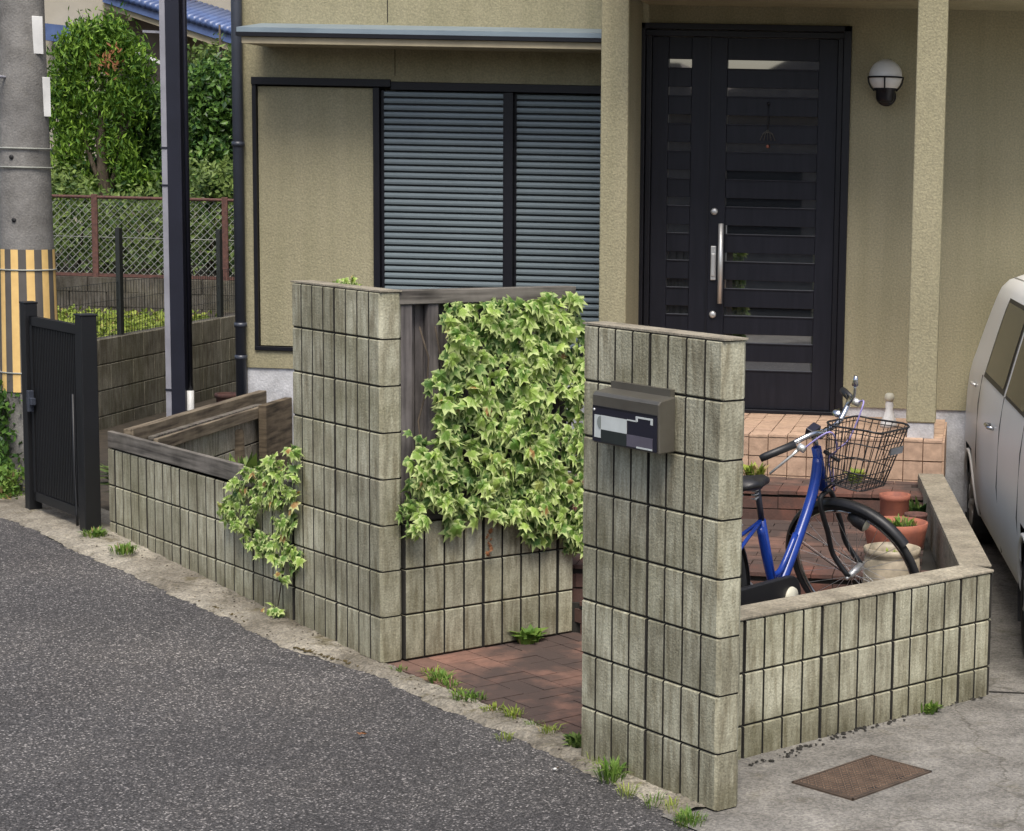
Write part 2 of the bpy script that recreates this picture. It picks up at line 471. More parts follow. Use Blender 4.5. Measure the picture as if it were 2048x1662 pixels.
sheet('ground', [(-140, -140), (140, -140), (140, 140), (-140, 140)], -.06, M['soil'], .5)
sheet('road', [q(-60, .06), q(-60, -7), q(60, -7), q(60, .06)], -.006, M['asphalt'], .5)
sheet('pavement', [q(60, -8.2), q(60, -7.02), q(-60, -7.02), q(-60, -8.2)], -.0, M['drive'], 2)
# garage and forecourt concrete
sheet('driveway', [q(.10, -.16), q(.08, .05), q(.44, .05), q(.44, .42), (.07, 8.0), (-.19, 10.5), (-.17, 12.1), (9, 12.1), (14, 7), q(-16, -.16)], 0.0, M['drive'], .4, .0012)
sheet('path', [q(5.22, -.02), q(5.22, .32), q(6.6, .36), q(6.6, -.02)], .004, M['drive'], .5)
# rough kerb strip between road and walls: a broken-edged band
def kerb_strip():
    rnd = random.Random(3)
    mb = MB(); n = 420; rows = 6
    for i in range(n + 1):
        s = .06 + (7.6 - .06) * i / n
        kp = [(0, -.165), (.24, -.11), (.93, -.04), (1.63, -.038), (2.22, -.005), (2.43, -.038), (2.88, -.125), (3.41, -.139), (4.38, -.19), (5.15, -.226), (5.64, -.198), (9, -.2)]
        for (sa, ua), (sb, ub) in zip(kp, kp[1:]):
            if sa <= s <= sb: out = ua + (ub - ua) * (s - sa) / (sb - sa)
        out += .008 * math.sin(s * 6.1) + .006 * math.sin(s * 17.3) + .004 * math.sin(s * 41) + rnd.uniform(-.007, .007)
        inn = .108 if .75 < s < 2.4 else (.06 if s < .75 else .15)
        for k in range(rows + 1):
            t = k / rows
            u = out + (inn - out) * t
            p = su(s, u)
            h = .012 * math.sin(min(t * 3, 1) * math.pi / 2) - .006 * (t == 0) + rnd.uniform(-.003, .003)
            h += .003 * math.sin(s * 31 + k * 2)
            mb.v.append((p.x, p.y, gz(p.x, p.y) + h))
    w = rows + 1
    for i in range(n):
        for k in range(rows):
            mb.f.append((i * w + k, i * w + k + 1, (i + 1) * w + k + 1, (i + 1) * w + k)); mb.m.append(0); mb.sm.append(False)
    ob('kerb', mb.mesh('kerb', M['kerb']), kind='structure')
kerb_strip()

# paved entrance between the piers: brick pavers laid in basket weave, each a piece
entry = bpy.data.objects.new('entrance_floor', None); COL.objects.link(entry); entry['kind'] = 'structure'
fl = MB(); fl.prism([q(.45, .10), q(.45, 1.2), q(2.40, 1.2), q(2.40, .10)], -.05, .001)
ob('mortar_bed', fl.mesh('mortar_bed', M['joint']), entry)
pb = MB(); pb.box((.002, .002, 0), (.198, .098, .02)); paver_me = pb.mesh('brick', M['paver'])
def place_piece(me, parent, x, y, z, a, tilt=.0, name='brick'):
    o = bpy.data.objects.new(name, me); COL.objects.link(o); o.parent = parent
    o.location = (x, y, z + random.uniform(-.002, .002)); o.rotation_euler = (random.uniform(-tilt, tilt), random.uniform(-tilt, tilt), a)
    return o
base_a = math.atan2(-SD.y, -SD.x)   # along the street to the right
ga = base_a + R(0)
ex, ey = Vector((math.cos(ga), math.sin(ga), 0)), Vector((-math.sin(ga), math.cos(ga), 0))
org = su(2.41, .105)
for i in range(0, 10):
    for j in range(6):
        c = org + ex * (i * .2) + ey * (j * .2)
        s_, u_ = tosu(c.x + ex.x * .1 + ey.x * .1, c.y + ex.y * .1 + ey.y * .1)
        if s_ < .56 or s_ > 2.33 or u_ > 1.14: continue
        if (i + j) % 2 == 0:
            for k in range(2):
                p = c + ey * (.1 * k); place_piece(paver_me, entry, p.x, p.y, -.004, ga, .012)
        else:
            for k in range(2):
                p = c + ex * (.1 * (k + 1)); place_piece(paver_me, entry, p.x, p.y, -.004, ga + math.pi / 2, .012)

# brick steps up to the porch: three levels, each a core plus face and tread bricks
steps = thing('brick_steps', 'red brick steps climbing from the paved entrance to the tiled porch', 'steps')
LWN = Vector((-.757, .653, 0))
core = MB()
lev1 = [q(1.62, 1.10), q(.45, 1.10), q(.45, .50), (-.70, 7.10), (-.02, 7.93), (-.10, 8.64), (-1.9, 8.68)]
core.prism([q(2.35, 1.10), q(.62, 1.10), (-.78, 7.2), (-.03, 8.0), (-.1, 8.70), (-2.3, 8.70)], -.04, .155)
core.prism([(-2.32, 8.70), (-.10, 8.70), (-.22, 10.12), (-2.32, 10.12)], -.04, .315)
core.prism([(-2.32, 10.12), (-.22, 10.12), (-.235, 10.60), (-2.32, 10.60)], -.04, .465)
ob('core', core.mesh('core', M['joint']), steps)
cb = MB(); cb.box((.002, 0, .002), (.198, .05, .064)); face_me = cb.mesh('brick', M['stepbrick'])     # stretcher on a riser
ct = MB(); ct.box((.002, .002, 0), (.098, .198, .018)); tread_me = ct.mesh('brick', M['stepbrick'])   # nosing header
def riser(a, b, z0, z1, nose=True):
    a = Vector((*a, 0)); b = Vector((*b, 0)); d = (b - a); L = d.length; d.normalize()
    ang = math.atan2(d.y, d.x); n = Vector((-d.y, d.x, 0))
    rows = max(1, round((z1 - z0 - .018) / .068))
    for r in range(rows):
        x = -.1 * (r % 2)
        while x < L:
            p = a + d * x - n * .012
            place_piece(face_me, steps, p.x, p.y, z0 + r * .068, ang); x += .2
    x = 0
    while x < L - .03:
        p = a + d * x - n * .02
        place_piece(tread_me, steps, p.x, p.y, z1 - .002, ang); x += .1
riser(q(2.32, 1.10)[:2], q(.92, 1.10), 0.0, .155)
riser((-2.3, 8.70), (-.10, 8.70), .155, .315)
riser((-2.3, 10.12), (-.22, 10.12), .315, .465)
# tread fill bricks
cf = MB(); cf.box((.002, .002, 0), (.198, .098, .016)); fill_me = cf.mesh('brick', M['paver'])
def fill(x0, x1, y0, y1, z):
    y = y0; r = 0
    while y < y1 - .05:
        x = x0 - .1 * (r % 2)
        while x < x1 - .15:
            place_piece(fill_me, steps, x, y, z, 0); x += .2
        y += .1; r += 1
fill(-2.2, -.2, 8.885, 10.1, .313)
fill(-2.2, -.25, 10.305, 10.58, .463)
y = 7.75
while y < 8.66:      # lower landing behind the pier
    x = -1.45
    while x < -.2:
        s_, u_ = tosu(x, y)
        dl = (Vector((x + .1, y, 0)) - Vector((-.79, 6.85, 0))).dot(LWN)
        if u_ > 1.3 and dl > .22: place_piece(fill_me, steps, x, y, .153, 0)
        x += .2
    y += .1

# ================================================================== BLOCK WALLS
def block_mesh(L, t, h, ends=(False, False), grooves=True, mats=None, g=.0048):
    """hollow-block unit: vertical scores every 100 mm on both faces, soft arrises"""
    front = []; d = .010; c = .004
    cuts = [k * .1 for k in range(1, int(round(L / .1)))] if grooves else []
    e0 = .014 if ends[0] else .005; e1 = .014 if ends[1] else .005
    front.append((e0 * .3, e0)); front.append((e0, 0))
    for x in cuts: front += [(x - g, 0), (x - g * .6, d), (x + g * .6, d), (x + g, 0)]
    front.append((L - e1, 0)); front.append((L - e1 * .3, e1))
    back = [(L - e1 * .3, t - e1), (L - e1, t)]
    for x in reversed(cuts): back += [(x + g, t), (x + g * .6, t - d), (x - g * .6, t - d), (x - g, t)]
    back += [(e0, t), (e0 * .3, t - e0)]
    poly = [(x + (0 if .02 < x < L - .02 else .0032 if x < L / 2 else -.0032), y) for x, y in front + back]
    n = len(poly)
    mb = MB()
    # top and bottom faces sit in by a small bevel
    def inset(p, k):
        x, y = p
        return (x, min(max(y, k), t - k))
    rows = [([inset(p, c) for p in poly], 0), (poly, c), (poly, h - c), ([inset(p, c) for p in poly], h)]
    vs = [(x, y, z) for pl, z in rows for x, y in pl]
    fs = []; ms = []
    for r in range(3):
        for i in range(n):
            j = (i + 1) % n
            fs.append((r * n + i, r * n + j, (r + 1) * n + j, (r + 1) * n + i))
            if grooves and ((not ends[0] and max(poly[i][0], poly[j][0]) < .0105) or (not ends[1] and min(poly[i][0], poly[j][0]) > L - .0105)): ms.append(1); continue
            ms.append(1 if (poly[i][1] in (d, t - d) or poly[j][1] in (d, t - d)) and cuts and poly[i][0] > .02 and poly[i][0] < L - .02 else 0)
    fs.append(tuple(range(n - 1, -1, -1))); ms.append(0)
    fs.append(tuple(range(3 * n, 4 * n))); ms.append(0)
    mb.v = vs; mb.f = fs; mb.m = ms; mb.sm = [False] * len(fs)
    return mb.mesh('block', mats or [M['block'], M['joint']])
_bc = {}
def bmesh_for(L, t, h, ends, grooves, key, mats):
    k = (round(L, 3), t, h, ends, grooves, key)
    if k not in _bc: _bc[k] = block_mesh(L, t, h, ends, grooves, mats)
    return _bc[k]
def block_run(parent, L, courses, z0, t=.105, ends=(True, True), grooves=True, key='r', mats=None, cap=None, first=.4, jitter=.0012, bond=False):
    """blocks along local +X, face at y=0, body at y>0"""
    mats = mats or [M['block'], M['joint']]
    for c in range(courses):
        x = 0; w = first if not (bond and c % 2) else .2
        while x < L - 1e-4:
            w = min(w, L - x)
            e = (ends[0] and x < 1e-4, ends[1] and x + w > L - 1e-4)
            me = bmesh_for(w, t, .1925, e, grooves, key, mats)
            o = ob('block', me, parent, T(x, random.uniform(-jitter, jitter), z0 + c * .2 + .0035) @ RZ(random.uniform(-.001, .001)))
            x += w; w = .4
    mb = MB(); mb.box((.012, .009, z0 - .05), (L - .012, t - .009, z0 + courses * .2 - .004))
    ob('mortar', mb.mesh('mortar', M['joint']), parent)
def wall_frame(p, d):
    """matrix with local X along d, local Y to the left of d"""
    a = math.atan2(d.y, d.x); return T(*p) @ RZ(a)
DIRR = -SD           # along street to the right, body (left of it) = +ND : into the plot
# pier with mailbox: runs from s=.8 to s=0
w = thing('block_pier', 'tall ribbed concrete block pier carrying the mailbox at the right of the entrance', 'wall', su(.8, 0, 0), base_a)
block_run(w, .8, 8, 0)
capmb = MB(); capmb.box((.002, .001, 1.6), (.798, .104, 1.607)); ob('cap', capmb.mesh('cap', M['cap']), w)
# pier left of the entrance, set 8 cm back
Z1 = .02
Q = P0 + SD * 2.3631 + ND * .081
w = thing('block_pier', 'tall ribbed concrete block pier beside the ivy-covered fence, left of the entrance', 'wall', (Q + SD * .8 + Vector((0, 0, Z1))), base_a)
block_run(w, .8, 8, 0)
capmb = MB(); capmb.box((.002, .001, 1.6), (.798, .104, 1.607)); ob('cap', capmb.mesh('cap', M['cap']), w)
# low planter wall along the street
LL = 2.10
w = thing('low_block_wall', 'low ribbed block wall of the planter along the road, plank along its top', 'wall', (Q + SD * (.8 + LL) + Vector((0, 0, Z1))), base_a)
block_run(w, LL, 3, -.0, ends=(True, False), first=.1)
mb = MB(); mb.box((0, 0, 0), (1.55, .030, .088)); ob('plank', mb.mesh('plank', M['plank']), w, T(.02, -.004, .603) @ Matrix.Rotation(R(-.4), 4, 'Y'), bevel=.004)
mb = MB(); mb.box((0, 0, 0), (.55, .030, .085)); ob('plank', mb.mesh('plank', M['plank']), w, T(1.575, -.002, .603), bevel=.004)
mb = MB(); mb.box((0, 0, 0), (2.02, .018, .075)); ob('plank', mb.mesh('plank', M['plank']), w, T(.06, .062, .600) @ Matrix.Rotation(R(3), 4, 'X'), bevel=.003)
# return wall of the planter towards the house
cor = Q + SD * (.8 + LL) + ND * .06
w = thing('planter_return_wall', 'short concrete planter wall with old boards on top, running to the house corner', 'wall', (cor.x, cor.y, Z1), 0)
RL = 12.03 - cor.y
me_ = [M['blocklight'], M['joint']]
for c in range(3):
    y_ = .02 if c % 2 else .2
    ys = [0.0, y_] if y_ > .05 else [0.0]
    y_ = ys[-1]
    while y_ < RL - .01:
        nx = min(y_ + .4, RL); ys.append(nx); y_ = nx
    for a_, b_ in zip(ys, ys[1:]):
        if b_ - a_ < .03: continue
        me = bmesh_for(round(b_ - a_, 3), .105, .1925, (False, False), False, 'ret', me_)
        ob('block', me, w, T(.12, a_, c * .2 + .0035 - .0) @ RZ(math.pi / 2))
mb = MB(); mb.box((.022, .08, -.1), (.112, RL - .01, .596)); ob('mortar', mb.mesh('mortar', M['joint']), w)
mb = MB(); mb.box((0, 0, 0), (.055, RL - .1, .085)); ob('board', mb.mesh('board', M['boardwood'])
   , w, T(.005, .06, .602) @ Matrix.Rotation(R(0), 4, 'X'), bevel=.004)
mb = MB(); mb.box((0, 0, 0), (.026, RL - .30, .07)); ob('board', mb.mesh('board', M['boardwood']), w, T(.128, .16, .555), bevel=.004)
mb = MB(); mb.box((0, 0, 0), (.05, .46, .62)); ob('board', mb.mesh('board', M['brownwood']), w, T(.155, RL - .44, .02), bevel=.004)
mb = MB(); mb.box((0, 0, 0), (.045, RL - .5, .022)); ob('batten', mb.mesh('batten', M['plank']), w, T(.05, .25, .603) @ RZ(R(-.6)), bevel=.003)
# ivy wall: low block wall running in from the left pier, board fence above
w = thing('low_block_wall', 'low ribbed block wall under the ivy, beside the brick paving', 'wall', (Q + ND * .1085 + Vector((0, 0, Z1))), math.atan2(ND.y, ND.x))
block_run(w, .9, 3, 0, ends=(False, True), first=.4)
fence = thing('board_fence', 'weathered grey wooden board fence smothered by the large ivy', 'fence', (Q + ND * .1085 + Vector((0, 0, Z1))), math.atan2(ND.y, ND.x))
def fbox(lo, hi, name, mat=M['greywood'], bev=.003, rot=None):
    mb = MB(); c = [(a + b) / 2 for a, b in zip(lo, hi)]
    mb.box([a - k for a, k in zip(lo, c)], [b - k for b, k in zip(hi, c)])
    return ob(name, mb.mesh(name, mat), fence, T(*c) @ (rot or Matrix()), bevel=bev)
fbox((.0, .02, .601), (.055, .075, 1.545), 'post'); fbox((.135, .02, .65), (.185, .062, 1.545), 'post')
fbox((.80, .02, .601), (.86, .075, 1.545), 'post'); fbox((.47, .03, .65), (.52, .07, 1.545), 'post')
hm = [M['greywood']]
def hbox(lo, hi, name):
    mb = MB(); mb.box(lo, hi); return ob(name, mb.mesh(name, M['plank']), fence, bevel=.003)
hbox((-.02, .012, 1.545), (.90, .082, 1.605), 'rail'); hbox((.0, .015, .601), (.9, .03, .70), 'rail')
for i in range(9):
    x = .005 + i * .098
    fbox((x, .078, .605), (x + .094, .090, 1.54), 'board')
# right low wall
LD = Vector((.6534, .757, 0)); L0 = Vector((-.7925, 6.8819, 0)) - LD * .36
LWZ = .537
w = thing('low_block_wall', 'low ribbed block wall in front of the blue bicycle, mortar capped', 'wall', (L0.x, L0.y, LWZ - .613), math.atan2(LD.y, LD.x))
block_run(w, 1.76, 3, 0, ends=(False, True), first=.36)
mb = MB(); mb.box((.0, -.004, .6), (1.762, .150, .613)); ob('cap', mb.mesh('cap', M['cap']), w, bevel=.004)
LC = L0 + LD * 1.76
SE = Vector((-.135, 10.56, 0)); sdv = (SE - LC).normalized(); SLn = (SE - LC).length
w = thing('low_block_wall', 'low wall between the potted plants and the parked car, mortar capped', 'wall', (LC.x, LC.y, LWZ - .613), math.atan2(sdv.y, sdv.x))
block_run(w, SLn, 3, 0, t=.105, ends=(False, False), first=.4)
mb = MB(); mb.box((.10, -.004, .6), (SLn, .135, .6128)); ob('cap', mb.mesh('cap', M['cap']), w, bevel=.004)
mb = MB(); mb.box((.16, .118, .35), (SLn, .136, .598)); ob('render', mb.mesh('render', M['cap']), w)

# planter soil
mb = MB(); pts = [q(2.55, .2), q(2.55, .9), (-2.3, 10.4), (-2.3, 11.9), (-4.4, 11.9), (-4.4, 10.15), q(5.05, .20)]
mb.prism(pts, .0, .13); ob('planter_soil', mb.mesh('planter_soil', M['soil']), kind='structure')

# ================================================================== HOUSE
house = thing('house', 'olive-beige stucco house with black front door and grey louvred shutters', 'house')
YW, YD = 12.06, 11.60
HX = -4.665
def hb(name, lo, hi, mat, parent=house, bev=0):
    mb = MB(); mb.box(lo, hi); return ob(name, mb.mesh(name, mat), parent, bevel=bev)
PZ = .845
# window wall, with an opening for the shutters and a pocket for the slid-back leaf
mb = MB()
SX0, SX1, SZ0, SZ1 = -4.60, -2.20, .96, 2.685
mb.box((HX, YW, PZ), (SX0, YW + .25, 6.2)); mb.box((SX0, YW, SZ1), (-2.13, YW + .25, 6.2))
mb.box((SX0, YW, PZ), (-2.13, YW + .25, SZ0)); mb.box((HX, YW + .12, SZ0), (-2.13, YW + .25, SZ1))
mb.box((-2.2, YW, SZ0), (-2.13, YW + .12, SZ1)); mb.box((HX, YW + .25, PZ), (HX + .2, 20, 6.2))
ob('wall', mb.mesh('wall', M['stucco']), house)
mb = MB()
DX0, DX1 = -2.035, -.765      # door frame outer
DZ = 3.04
mb.box((-2.13, YD, .711), (DX0, YD + .6, 6.2)); mb.box((DX0, YD, DZ), (DX1, YD + .6, 6.2))
mb.box((DX1, YD, .77), (5.0, YD + .6, 6.2)); mb.box((-2.13, YD + .3, .6), (5, YD + .6, .77))
ob('wall', mb.mesh('wall', M['stucco']), house)
hb('plinth', (HX + .006, YW + .012, -.05), (-2.13, YW + .24, PZ - .001), M['plinth'])
hb('plinth', (DX1, YD + .012, -.05), (5.0, YD + .29, .769), M['plinth'])
hb('upper_floor', (-1.985, 10.705, 3.145), (5.0, YD, 6.2), M['stucco'])
# seams in the stucco
hb('seam', (at(775, 20, YW).x - .003, YW - .0015, 3.05), (at(775, 20, YW).x + .003, YW + .01, 6), M['joint'])
hb('seam', (at(790, 130, YW).x - .002, YW - .0015, 2.72), (at(790, 130, YW).x + .002, YW + .01, 2.92), M['joint'])
# columns
CY0 = 11.15
cx0, cx1 = at(1203, 10, CY0).x, at(1255, 300, CY0).x
mb = MB(); mb.box((cx0, CY0, .60), (cx1, YD + .5, 6.2)); ob('column', mb.mesh('column', M['stucco']), house, bevel=.008)
rx0, rx1 = at(1812, 840, 10.68).x, at(1871, 840, 10.68).x
mb = MB(); mb.box((rx0, 10.68, .80), (rx1, 10.68 + .17, 3.4)); ob('column', mb.mesh('column', M['stucco']), house, bevel=.008)
mb = MB(); mb.box((rx0 + .008, 10.688, .711), (rx1 - .008, 10.68 + .162, .80)); ob('column_foot', mb.mesh('column_foot', M['plinth']), house, bevel=.004)
# canopy over the shutters
CF0 = 11.62
ctop = at(850, 66, CF0).z; cbot = at(850, 92, CF0).z
cxl = at(471, 70, CF0).x
def prof(name, ys, mat, x0, x1):
    """extrude a (y,z) profile along x"""
    mb = MB(); n = len(ys)
    vs = [(x0, y, z) for y, z in ys] + [(x1, y, z) for y, z in ys]
    fs = [tuple(range(n)), tuple(range(2 * n - 1, n - 1, -1))] + [(i, (i + 1) % n, (i + 1) % n + n, i + n) for i in range(n)]
    mb.add(vs, fs); return ob(name, mb.mesh(name, mat), house)
prof('canopy_roof', [(CF0 + .015, ctop - .010), (CF0 + .015, ctop + .018), (YW, ctop + .075), (YW, ctop - .010)], M['fascia'], cxl, cx0 - .001)
prof('canopy_gutter', [(CF0, ctop - .036), (CF0, ctop - .012), (CF0 + .05, ctop - .012), (CF0 + .05, ctop - .036)], M['frame'], cxl, cx0 - .002)
prof('canopy_board', [(CF0 + .02, cbot), (CF0 + .02, ctop - .038), (YW, ctop - .038), (YW, cbot + .004)], M['trim'], cxl + .03, cx0 - .003)
# shutter pocket frame and panel
hb('shutter_pocket', (SX0 + .03, YW + .016, SZ0 + .03), (-3.81, YW + .10, SZ1 - .045), M['stucco'])
mb = MB()
for lo, hi in (((SX0, YW - .012, SZ0), (SX0 + .026, YW + .11, SZ1)), ((SX0, YW - .014, SZ0 - .001), (-3.80, YW + .11, SZ0 + .024)),
               ((SX0, YW - .022, SZ1 - .035), (-3.70, YW + .11, SZ1 + .012)), ((-3.815, YW - .012, SZ0), (-3.775, YW + .11, SZ1 - .04))):
    mb.box(lo, hi)
ob('pocket_frame', mb.mesh('pocket_frame', M['frame']), house, bevel=.002)
hb('shutter_rail', (-3.70, YW - .010, SZ1 - .050), (-2.2, YW + .11, SZ1 - .003), M['frame']); hb('shutter_rail', (-3.76, YW - .012, SZ0 + .025), (-2.2, YW + .11, SZ0 + .05), M['frame'])
sh = MB()
ns = 46
zt0, zt1 = SZ0 + .06, SZ1 - .055
sp = (zt1 - zt0) / ns
ns = int((zt1 - zt0) / .0417); sp = (zt1 - zt0) / ns
def slat_mesh(L):
    mb = MB(); pr = [(0.004, 0), (-.004, .004), (-.0055, .016), (-.003, .029), (.008, .0335), (.014, .0335), (.014, 0)]
    n = len(pr); vs = [(0, y, z) for y, z in pr] + [(L, y, z) for y, z in pr]
    mb.add(vs, [tuple(range(n)), tuple(range(2 * n - 1, n - 1, -1))] + [(i, (i + 1) % n, (i + 1) % n + n, i + n) for i in range(n)])
    return mb.mesh('slat', M['slat'])
for px0, px1, nm, yo in ((-3.772, -2.965, 'left', 0), (-2.925, -2.20, 'right', .03)):
    pan = MB(); d0 = YW + .02 + yo
    pan.box((px0, d0, zt0), (px0 + .02, d0 + .04, zt1)); pan.box((px1 - .02, d0, zt0), (px1, d0 + .04, zt1))
    pan.box((px0, d0 + .020, zt0), (px1, d0 + .026, zt1))
    leaf = ob('louvred_shutter', pan.mesh('louvred_shutter', M['frame']), house)
    sm = slat_mesh(px1 - px0 - .04)
    for k in range(ns):
        ob('slat', sm, leaf, T(px0 + .02, d0 + .004, zt0 + k * sp + .004))
hb('shutter_stile', (-2.97, YW + .004, zt0), (-2.92, YW + .05, zt1), M['frame'])
# front door
frame = MB(); FY = YD - .02
frame.box((DX0, FY, .712), (DX0 + .035, YD + .12, DZ)); frame.box((DX1 - .045, FY, .712), (DX1, YD + .12, DZ))
frame.box((DX0, FY, DZ - .035), (DX1, YD + .12, DZ)); frame.box((DX0 + .035, FY + .02, DZ - .075), (DX1 - .045, YD + .12, DZ - .04))
frame.box((DX0 + .038, FY + .03, .712), (DX0 + .07, YD + .12, DZ - .07)); frame.box((DX1 - .08, FY + .03, .712), (DX1 - .048, YD + .12, DZ - .07))
frame.box((DX0 + .03, FY + .01, .712), (DX1 - .04, YD + .12, .735))
ob('door_frame', frame.mesh('door_frame', M['frame']), house, bevel=.003)
LY = YD + .03
def door_leaf(x0, x1, sx0, sx1, name, nslot, lastsolid):
    z0, z1 = .737, DZ - .077
    mb = MB(); mb.box((x0, LY, z0), (sx0, LY + .045, z1)); mb.box((sx1, LY, z0), (x1, LY + .045, z1))
    root = ob(name, mb.mesh(name, M['doorleaf']), house, bevel=.003)
    zt = at((1455 + 1640) / 2, 121, LY).z       # top edge of the first glass slot
    pitch = (at(1550, 121, LY).z - at(1550, 770, LY).z) / 11.55
    pitch = .1645
    gh = .052
    prev = z1
    for k in range(nslot + 1):
        gt = zt - k * pitch if k < nslot else z0
        m2 = MB()
        if k == 0:
            m2.box((sx0 + .001, LY + .010, gt), (sx1 - .001, LY + .04, prev))
        else:
            # board with a sloped lower lip above each slot
            m2.box((sx0 + .001, LY + .006, gt), (sx1 - .001, LY + .04, prev))
            m2.box((sx0 + .001, LY + .001, prev - .008), (sx1 - .001, LY + .02, prev + .0005))
        ob('slat', m2.mesh('slat', M['doorleaf']), root, bevel=.002)
        if k < nslot:
            m3 = MB(); m3.box((sx0, LY + .026, gt - gh), (sx1, LY + .032, gt)); ob('pane', m3.mesh('pane', M['glass']), root)
        prev = gt - gh
    return root
dxa, dxm, dxb = DX0 + .072, at(1416, 380, LY).x, DX1 - .082
sl0, sl1 = at(1335, 300, LY).x, at(1381, 300, LY).x
leafL = door_leaf(dxa, dxm - .002, sl0, sl1, 'side_leaf', 11, True)
sr0, sr1 = at(1452, 300, LY).x, at(1634, 300, LY).x
leafR = door_leaf(dxm + .002, dxb, sr0, sr1, 'door_leaf', 12, True)
# astragal
hb('astragal', (dxm - .008, LY - .008, .737), (dxm + .006, LY + .01, DZ - .08), M['frame'], leafR)
# handle
hxx = at(1441, 520, LY - .05).x
hz1, hz0 = at(1441, 447, LY - .05).z, at(1441, 607, LY - .05).z
mb = MB(); mb.tube([(hxx, LY - .055, hz0), (hxx, LY - .055, hz1)], .0155, 14)
for z in (hz0 + .05, hz1 - .05): mb.tube([(hxx, LY - .05, z), (hxx, LY + .003, z)], .008, 10)
ob('door_handle', mb.mesh('door_handle', M['steel']), leafR)
lx = at(1427, 520, LY).x
mb = MB(); mb.box((lx - .016, LY - .014, at(1427, 560, LY).z), (lx + .016, LY + .002, at(1427, 492, LY).z))
mb.box((lx - .012, LY - .022, at(1427, 552, LY).z), (lx + .012, LY - .013, at(1427, 507, LY).z)); ob('latch_plate', mb.mesh('latch_plate', M['steel']), leafR, bevel=.003)
for yy in (423, 629):
    z = at(1427, yy, LY).z
    mb = MB(); mb.lathe([(0.0, -.016), (.012, -.016), (.021, -.010), (.022, .002)], 20, 0, None, (lx, LY, z), 'Y'); ob('lock_cylinder', mb.mesh('lock_cylinder', M['steel']), leafR)
for x_, z_ in ((DX0 + .060, at(1300, 440, LY).z), (DX0 + .060, at(1300, 465, LY).z), (DX1 - .070, at(1666, 443, LY).z), (DX0 + .06, at(1302, 150, LY).z)):
    mb = MB(); mb.tube([(x_, LY - .008, z_ - .035), (x_, LY - .008, z_ + .03)], .006, 8); ob('hinge', mb.mesh('hinge', M['steel']), house)
# wire hanging ornament on the door
orn = thing('door_charm', 'thin black wire charm hanging on the front door', 'ornament', (at(1537, 210, LY).x, LY - .012, 0))
zt = at(1537, 207, LY).z
mb = MB(); mb.lathe([(0, -.006), (.009, -.004), (.009, .004), (0, .006)], 12, 0, None, (0, 0, zt), 'Y'); mb.tube([(0, 0, zt), (0, 0, zt - .15)], .0025, 6)
ob('hook', mb.mesh('hook', M['frame']), orn)
mb = MB(); z2 = zt - .15
for a in range(5):
    t = -1 + a * .5
    mb.tube([(0, -.002, z2 - .005), (t * .028, -.006, z2 - .03), (t * .045, -.002, z2 - .07)], .0016, 5)
mb.tube([(-.03, -.002, z2 - .035), (0, -.006, z2 - .02), (.03, -.002, z2 - .035)], .0016, 5)
ob('wire_star', mb.mesh('wire_star', M['boxmetal']), orn)
mb = MB(); mb.lathe([(0, .012), (.007, .008), (.009, 0), (.006, -.008), (0, -.010)], 10, 0, None, (0, -.004, z2 - .105)); ob('bell', mb.mesh('bell', M['terracotta']), orn)

# tiled porch: core and separate tiles
porch = thing('porch', 'salmon tiled porch platform below the front door', 'porch')
PX1 = -.140; PX0 = -2.0; PY = 10.62
mb = MB(); mb.box((PX0, PY, 0), (PX1 - .010, YD + .3, .700)); ob('core', mb.mesh('core', M['grout']), porch)
tm = MB(); tm.box((.0025, 0, .0025), (.1055, .012, .1055)); front_tile = tm.mesh('tile', M['tile'])
tt = MB(); tt.box((.0025, .0025, 0), (.1055, .1055, .010)); top_tile = tt.mesh('tile', M['tile'])
nose = MB(); nose.box((.0025, 0, 0), (.1055, .108, .012)); nose_tile = nose.mesh('tile', M['tile'])
for i in range(17):
    x = PX1 - .108 * (i + 1)
    for r in range(3):
        place_piece(front_tile, porch, x, PY - .0105, .595 - .108 * r, 0, name='tile')
    place_piece(nose_tile, porch, x, PY - .014, .703, 0, name='tile')
    for j in range(9):
        place_piece(top_tile, porch, x, PY + .097 + j * .108, .7015, 0, name='tile')
ts = MB(); ts.box((0, .0025, .0025), (.012, .1055, .1055)); side_tile = ts.mesh('tile', M['tile'])
for j in range(9):
    for r in range(3): place_piece(side_tile, porch, PX1 - .002, PY + .108 * j, .595 - .108 * r, 0, name='tile')

# wall lamp
lampx, lampz = at(1771, 150, YD - .16).x, at(1771, 152, YD - .16).z
lamp = thing('wall_lamp', 'white globe wall lamp in a black cage beside the front door', 'lamp', (lampx, YD, lampz))
gr = .098; cyl = -.14
prof_ = [(gr * math.sin(a * math.pi / 16), gr * math.cos(a * math.pi / 16)) for a in range(0, 14)]
mb = MB(); mb.lathe(prof_, 32, 0, None, (0, cyl, 0)); ob('globe', mb.mesh('globe', M['globe']), lamp)
mb = MB(); ring = [(.103 * math.cos(k * R(15)), cyl + .103 * math.sin(k * R(15)), -.008) for k in range(24)]
mb.tube(ring, .0055, 6, closed=True)
for a in (0, 90, 180, 270):
    pts = [(.103 * math.cos(R(a - 90)) * math.cos(t), cyl + .103 * math.sin(R(a - 90)) * math.cos(t), -.008 - .1 * math.sin(t)) for t in (0, .3, .6, .9)]
    mb.tube(pts, .005, 6)
ob('cage', mb.mesh('cage', M['frame']), lamp)
mb = MB(); mb.lathe([(.0, -.062), (.066, -.062), (.070, -.075), (.056, -.088), (.054, -.13), (.045, -.150), (0, -.152)], 24, 0, None, (0, cyl, 0))
mb.box((-.03, cyl, -.14), (.03, -.01, -.10)); mb.lathe([(0, -.022), (.055, -.022), (.06, 0)], 24, 0, None, (0, 0, -.11), 'Y')
